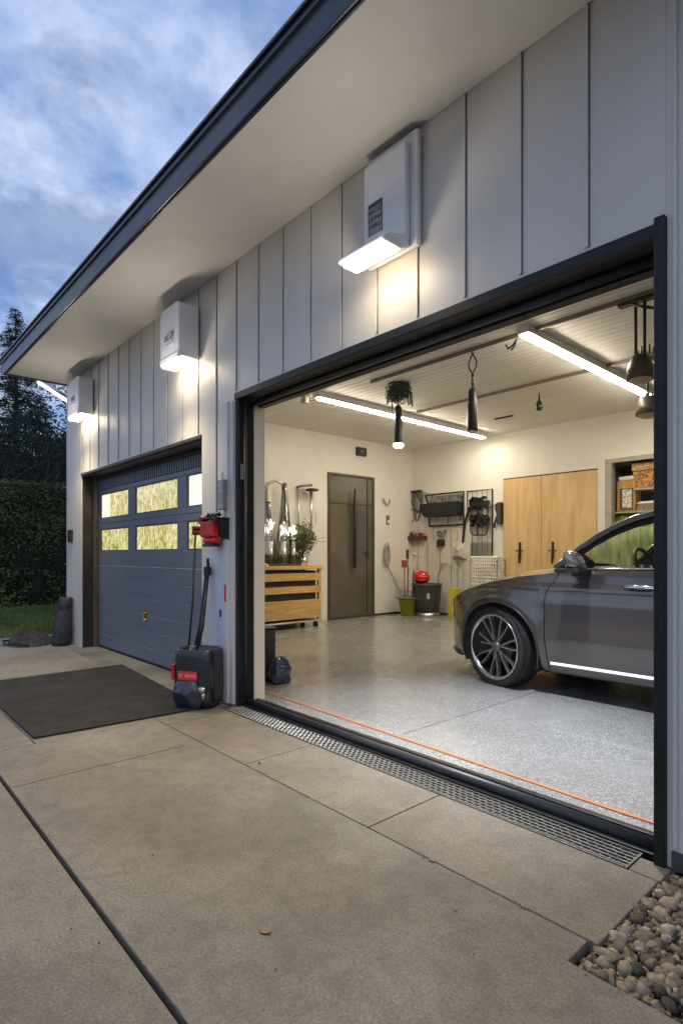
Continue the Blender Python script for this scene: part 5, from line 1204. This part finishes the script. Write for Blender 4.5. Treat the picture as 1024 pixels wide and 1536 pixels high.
# wheels
tyrem = mat('tyre rubber', (.030, .027, .024), .62, var=.25, scale=30, bump=.25, bscale=90)
alloy = mat('alloy silver', (.60, .59, .57), .22, .9, var=.05)
alloyd = mat('alloy dark', (.05, .048, .045), .35, .6)
def wheel(wx, side, steer, first=None):
    c = Vector((wx, YC+side*.80, WZ-.0)); r = WZ
    o = bpy.data.objects.new('wheel', None); COL.objects.link(o); o.parent = CAR; o.location = c-wl(CAR); o.rotation_euler = (0, 0, steer if side < 0 else steer)
    s = side; loc = c
    b = MB(); W_ = .125
    b.lathe(loc, [(.285, s*W_*.80), (.29, s*W_), (.312, s*(W_+.006)), (.335, s*(W_)), (.352, s*W_*.86), (r-.001, s*W_*.66), (r, 0), (r-.001, -s*W_*.66), (.352, -s*W_*.86), (.335, -s*W_), (.285, -s*W_), (.27, -s*W_*.6)], 72, 'y')
    ty = b.build('tyre', tyrem, o, smooth=True)
    b = MB()
    for k in range(84):
        a = 2*math.pi*k/84; rm_ = Matrix.Rotation(-a, 3, 'Y')
        for q0, q1, tw in ((.062, .118, .008), (-.118, -.062, -.008), (.006, .050, .004), (-.05, -.006, -.004)):
            vs = [rm_ @ Vector((x_+ (tw if y_ == q1 else 0), y_*s, z_)) for x_ in (-.0085, .0085) for y_ in (q0, q1) for z_ in ((r-.004 if abs(q0)+abs(q1) < .12 else r-.020), (r+.003 if abs(q0)+abs(q1) < .12 else r-.004))]
            b.add([loc+v for v in vs], [(0, 1, 3, 2), (4, 6, 7, 5), (0, 4, 5, 1), (2, 3, 7, 6), (0, 2, 6, 4), (1, 5, 7, 3)])
    b.build('tread_blocks', tyrem, o)
    b = MB(); b.lathe(loc, [(.292, s*.115), (.300, s*.128), (.292, s*.134), (.280, s*.128), (.270, s*.10)], 72, 'y')
    b.build('rim', alloy, o, smooth=True)
    b = MB(); b.lathe(loc, [(.272, s*.10), (.262, s*.03), (.262, -s*.10), (.0, -s*.10)], 48, 'y'); b.build('rim_barrel', alloyd, o, smooth=True)
    b = MB(); b.lathe(loc, [(0, s*.0), (.16, s*.0), (.16, s*.02), (.07, s*.025), (0, s*.03)], 32, 'y'); b.box(loc.x+.06, loc.x+.15, loc.y+s*.03-.02, loc.y+s*.03+.02, loc.z-.12, loc.z+.02); b.build('brake_disc', mat('brake steel', (.16, .15, .14), .4, .8), o)
    b = MB()
    for k in range(7):
        a0_ = 2*math.pi*k/7+.18
        for da, cur in ((.155, .10), (-.155, -.10)):
            pts = []
            for i in range(7):
                t = i/6; rr = .035+(.286-.035)*t; a = a0_+da*(t**.75)*1.0+cur*math.sin(math.pi*t)*.8
                pts.append(loc+Vector((rr*math.cos(a), s*(.098+.018*t**2), rr*math.sin(a))))
            vs = []; 
            for i, p_ in enumerate(pts):
                d = (pts[min(i+1, 6)]-pts[max(i-1, 0)]).normalized(); n_ = d.cross(Vector((0, 1, 0))).normalized(); w_ = .0095-.002*math.sin(math.pi*i/6)
                vs += [p_+n_*w_*1.5-Vector((0, s*.035, 0)), p_+n_*w_, p_-n_*w_, p_-n_*w_*1.5-Vector((0, s*.035, 0))]
            fs = [];
            for i in range(6):
                for j in range(3): fs.append((i*4+j, i*4+j+1, i*4+4+j+1, i*4+4+j))
            b.add(vs, fs)
    b.build('spokes', alloy, o, smooth=False)
    b = MB(); b.lathe(loc, [(.048, s*.07), (.045, s*.105), (.030, s*.113), (0, s*.116)], 24, 'y'); b.build('hub_cap', mat('hub grey', (.22, .21, .20), .3, .7), o, smooth=True)
    return o
wheel(WX, -1, R(-13)); wheel(WX, 1, R(-13)); wheel(WXR, -1, 0); wheel(WXR, 1, 0)

# ------------------------------------------------------------------ hedge and trees
HX = -14.4
def leaves(b, p, s_, up=.3, asp=.4):
    a = Vector((random.gauss(0, 1), random.gauss(0, 1), random.gauss(0, .7)+up)).normalized(); t = a.orthogonal().normalized(); t.rotate(Matrix.Rotation(random.random()*6.28, 3, a))
    b.add([p-a*s_, p+t*s_*asp, p+a*s_, p-t*s_*asp], [(0, 1, 2, 3)])
random.seed(41)
o = thing('hedge', 'tall clipped dark green hedge along the far side of the lawn', 'hedge', (HX-.6, 1.2, 0))
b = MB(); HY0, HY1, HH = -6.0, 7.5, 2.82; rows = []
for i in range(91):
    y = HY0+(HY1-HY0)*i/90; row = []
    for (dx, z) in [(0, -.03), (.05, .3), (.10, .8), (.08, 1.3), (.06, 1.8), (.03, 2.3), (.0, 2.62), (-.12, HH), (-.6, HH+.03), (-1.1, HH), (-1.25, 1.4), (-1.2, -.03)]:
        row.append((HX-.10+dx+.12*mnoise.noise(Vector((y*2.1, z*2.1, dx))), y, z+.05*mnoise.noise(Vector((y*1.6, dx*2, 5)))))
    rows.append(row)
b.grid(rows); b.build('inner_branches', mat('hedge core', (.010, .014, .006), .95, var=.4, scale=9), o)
b = MB()
for i in range(36000):
    y = random.uniform(-3.4, 5.2) if i % 5 else random.uniform(HY0, HY1)
    if random.random() < .8:
        z = random.uniform(-.0, HH+.02); nn = mnoise.noise(Vector((y*1.3, z*1.3, 0))); x = HX+.03+.16*nn+random.uniform(-.09, .06)+(.05 if z < 1.0 else 0)*mnoise.noise(Vector((y*3, z*3, 7)))*4
        if z < 1.1 and random.random() < .3: continue
    else:
        x = HX-random.random()*1.1; z = HH+.04+.05*mnoise.noise(Vector((y*1.6, x*2, 5)))+random.uniform(-.05, .06)
    leaves(b, Vector((x, y, z)), random.uniform(.022, .045)*(1.25 if z < 1 else 1), .2, .45)
b.build('foliage', hedgem, o)
def limb(b, p, d, L, r, depth, ends, spread=.55, kids=3, wob=.18, droop=0.):
    pts = [p]; rs = [r]; q = p.copy(); dd = d.copy(); n = 6
    for i in range(n):
        dd = (dd+Vector((random.gauss(0, wob), random.gauss(0, wob), random.gauss(0, wob*.6)+.04-droop))*.6).normalized(); q = q+dd*(L/n); pts.append(q.copy()); rs.append(r*(1-.62*(i+1)/n))
    b.tube(pts, rs, 7 if r > .04 else 5)
    if depth == 0: ends.append((pts, L)); return
    for k in range(kids):
        t = random.randint(2, n); nd = (dd+Vector((random.gauss(0, spread), random.gauss(0, spread), random.gauss(0, spread*.6)+.15))).normalized()
        limb(b, pts[t], nd, L*random.uniform(.55, .75), rs[t]*.75, depth-1, ends, spread, kids, wob, droop)
def broadleaf(x, y, h, lab, seed, nleaf, sz, lf=.6, cat='tree', grp='dark trees beyond the hedge', crown0=.35, m=conm):
    random.seed(seed); o = thing('broadleaf_tree', lab, cat, (x, y, -.03), grp); b = MB(); ends = []
    b.tube([(x, y, -.03), (x+.05, y, h*.10), (x, y, h*.20)], [.24, .17, .16], 10)
    for k in range(6):
        a = k*1.05+random.random()*.4; limb(b, Vector((x, y, h*(.14+.02*k))), Vector((math.cos(a)*.62, math.sin(a)*.62, .9)).normalized(), h*random.uniform(.36, .5), .10, 3, ends, .6, 3)
    b.build('trunk', barkm, o, smooth=True)
    b = MB(); n = max(1, nleaf//max(1, len(ends)))
    for pts, L in ends:
        for k in range(n):
            p = pts[random.randint(1, len(pts)-1)]+Vector((random.gauss(0, 1), random.gauss(0, 1), random.gauss(0, 1)))*(.05*h*lf)
            if p.z < h*crown0*random.uniform(.7, 1.2): continue
            leaves(b, p, sz*random.uniform(.6, 1.4), 0, .45)
    b.build('crown', m, o); return o
def conifer(x, y, h, r, lab, seed, n=20000, sz=.12):
    random.seed(seed); o = thing('conifer', lab, 'tree', (x, y, -.03), 'dark trees beyond the hedge'); b = MB()
    b.tube([(x, y, -.03), (x+.04, y, h*.5), (x, y, h*.985)], [.24, .13, .012], 10); lv = MB(); z = h*.10; tot = 0; brs = []
    while z < h*.985:
        t = z/h; rr = r*(1-t)**.72*(.8+.3*mnoise.noise(Vector((z*1.3, seed, 0))))+.10
        for k in range(5 if t < .8 else 4):
            a = random.random()*6.28; L = rr*random.uniform(.65, 1.15); brs.append((z, a, L))
        z += h*.0135
    for z, a, L in brs:
        dx, dy2 = math.cos(a), math.sin(a); pts = [Vector((x+dx*L*q, y+dy2*L*q, z+L*(.22*q-.38*q*q))) for q in (0, .35, .7, 1)]; b.tube(pts, [.022, .016, .010, .004], 4, caps=False)
    tl = sum(L for _, _, L in brs)
    for z, a, L in brs:
        dx, dy2 = math.cos(a), math.sin(a)
        for k in range(int(n*L/tl)):
            q = random.uniform(.08, 1.03); w_ = .16*L*(1.15-q)+.05
            p = Vector((x+dx*L*q-dy2*random.gauss(0, w_), y+dy2*L*q+dx*random.gauss(0, w_), z+L*(.22*q-.38*q*q)+random.gauss(-.03, .06)))
            leaves(lv, p, sz*random.uniform(.5, 1.2), -.2, .28)
    b.build('trunk', barkm, o); lv.build('crown', conm, o); return o
def far(px, t):  # a spot on the ground along a measured direction, t metres out
    d = ray(px, HZ); return CAM+d*t
q = far(24, 22.5); conifer(q.x, q.y, 11.2, 2.9, 'tall pointed conifer standing highest above the hedge', 3, 60000, .055)
q = far(44, 17.0); broadleaf(q.x, q.y, 5.2, 'spreading bare limbed tree with several pale stems just behind the hedge', 12, 16000, .035, crown0=.42)
q = far(100, 20.5); broadleaf(q.x, q.y, 6.0, 'dense dark tree behind the pale stems beside the garage corner', 25, 34000, .055, crown0=.10, lf=.9)
q = far(-40, 26); broadleaf(q.x, q.y, 6.4, 'broad dark tree left of the tall conifer', 33, 26000, .065, crown0=.10, lf=.9)
q = far(62, 27); broadleaf(q.x, q.y, 6.6, 'dark round tree farthest back between the conifer and the garage', 37, 40000, .07, crown0=.05, lf=1.0)
q = far(22, 25); broadleaf(q.x, q.y, 5.2, 'low dark tree right behind the tall conifer trunk', 47, 34000, .07, crown0=.05, lf=1.0)
q = far(135, 27); broadleaf(q.x, q.y, 6.2, 'dark tree mostly hidden behind the garage corner', 52, 16000, .07, crown0=.10, lf=1.0)
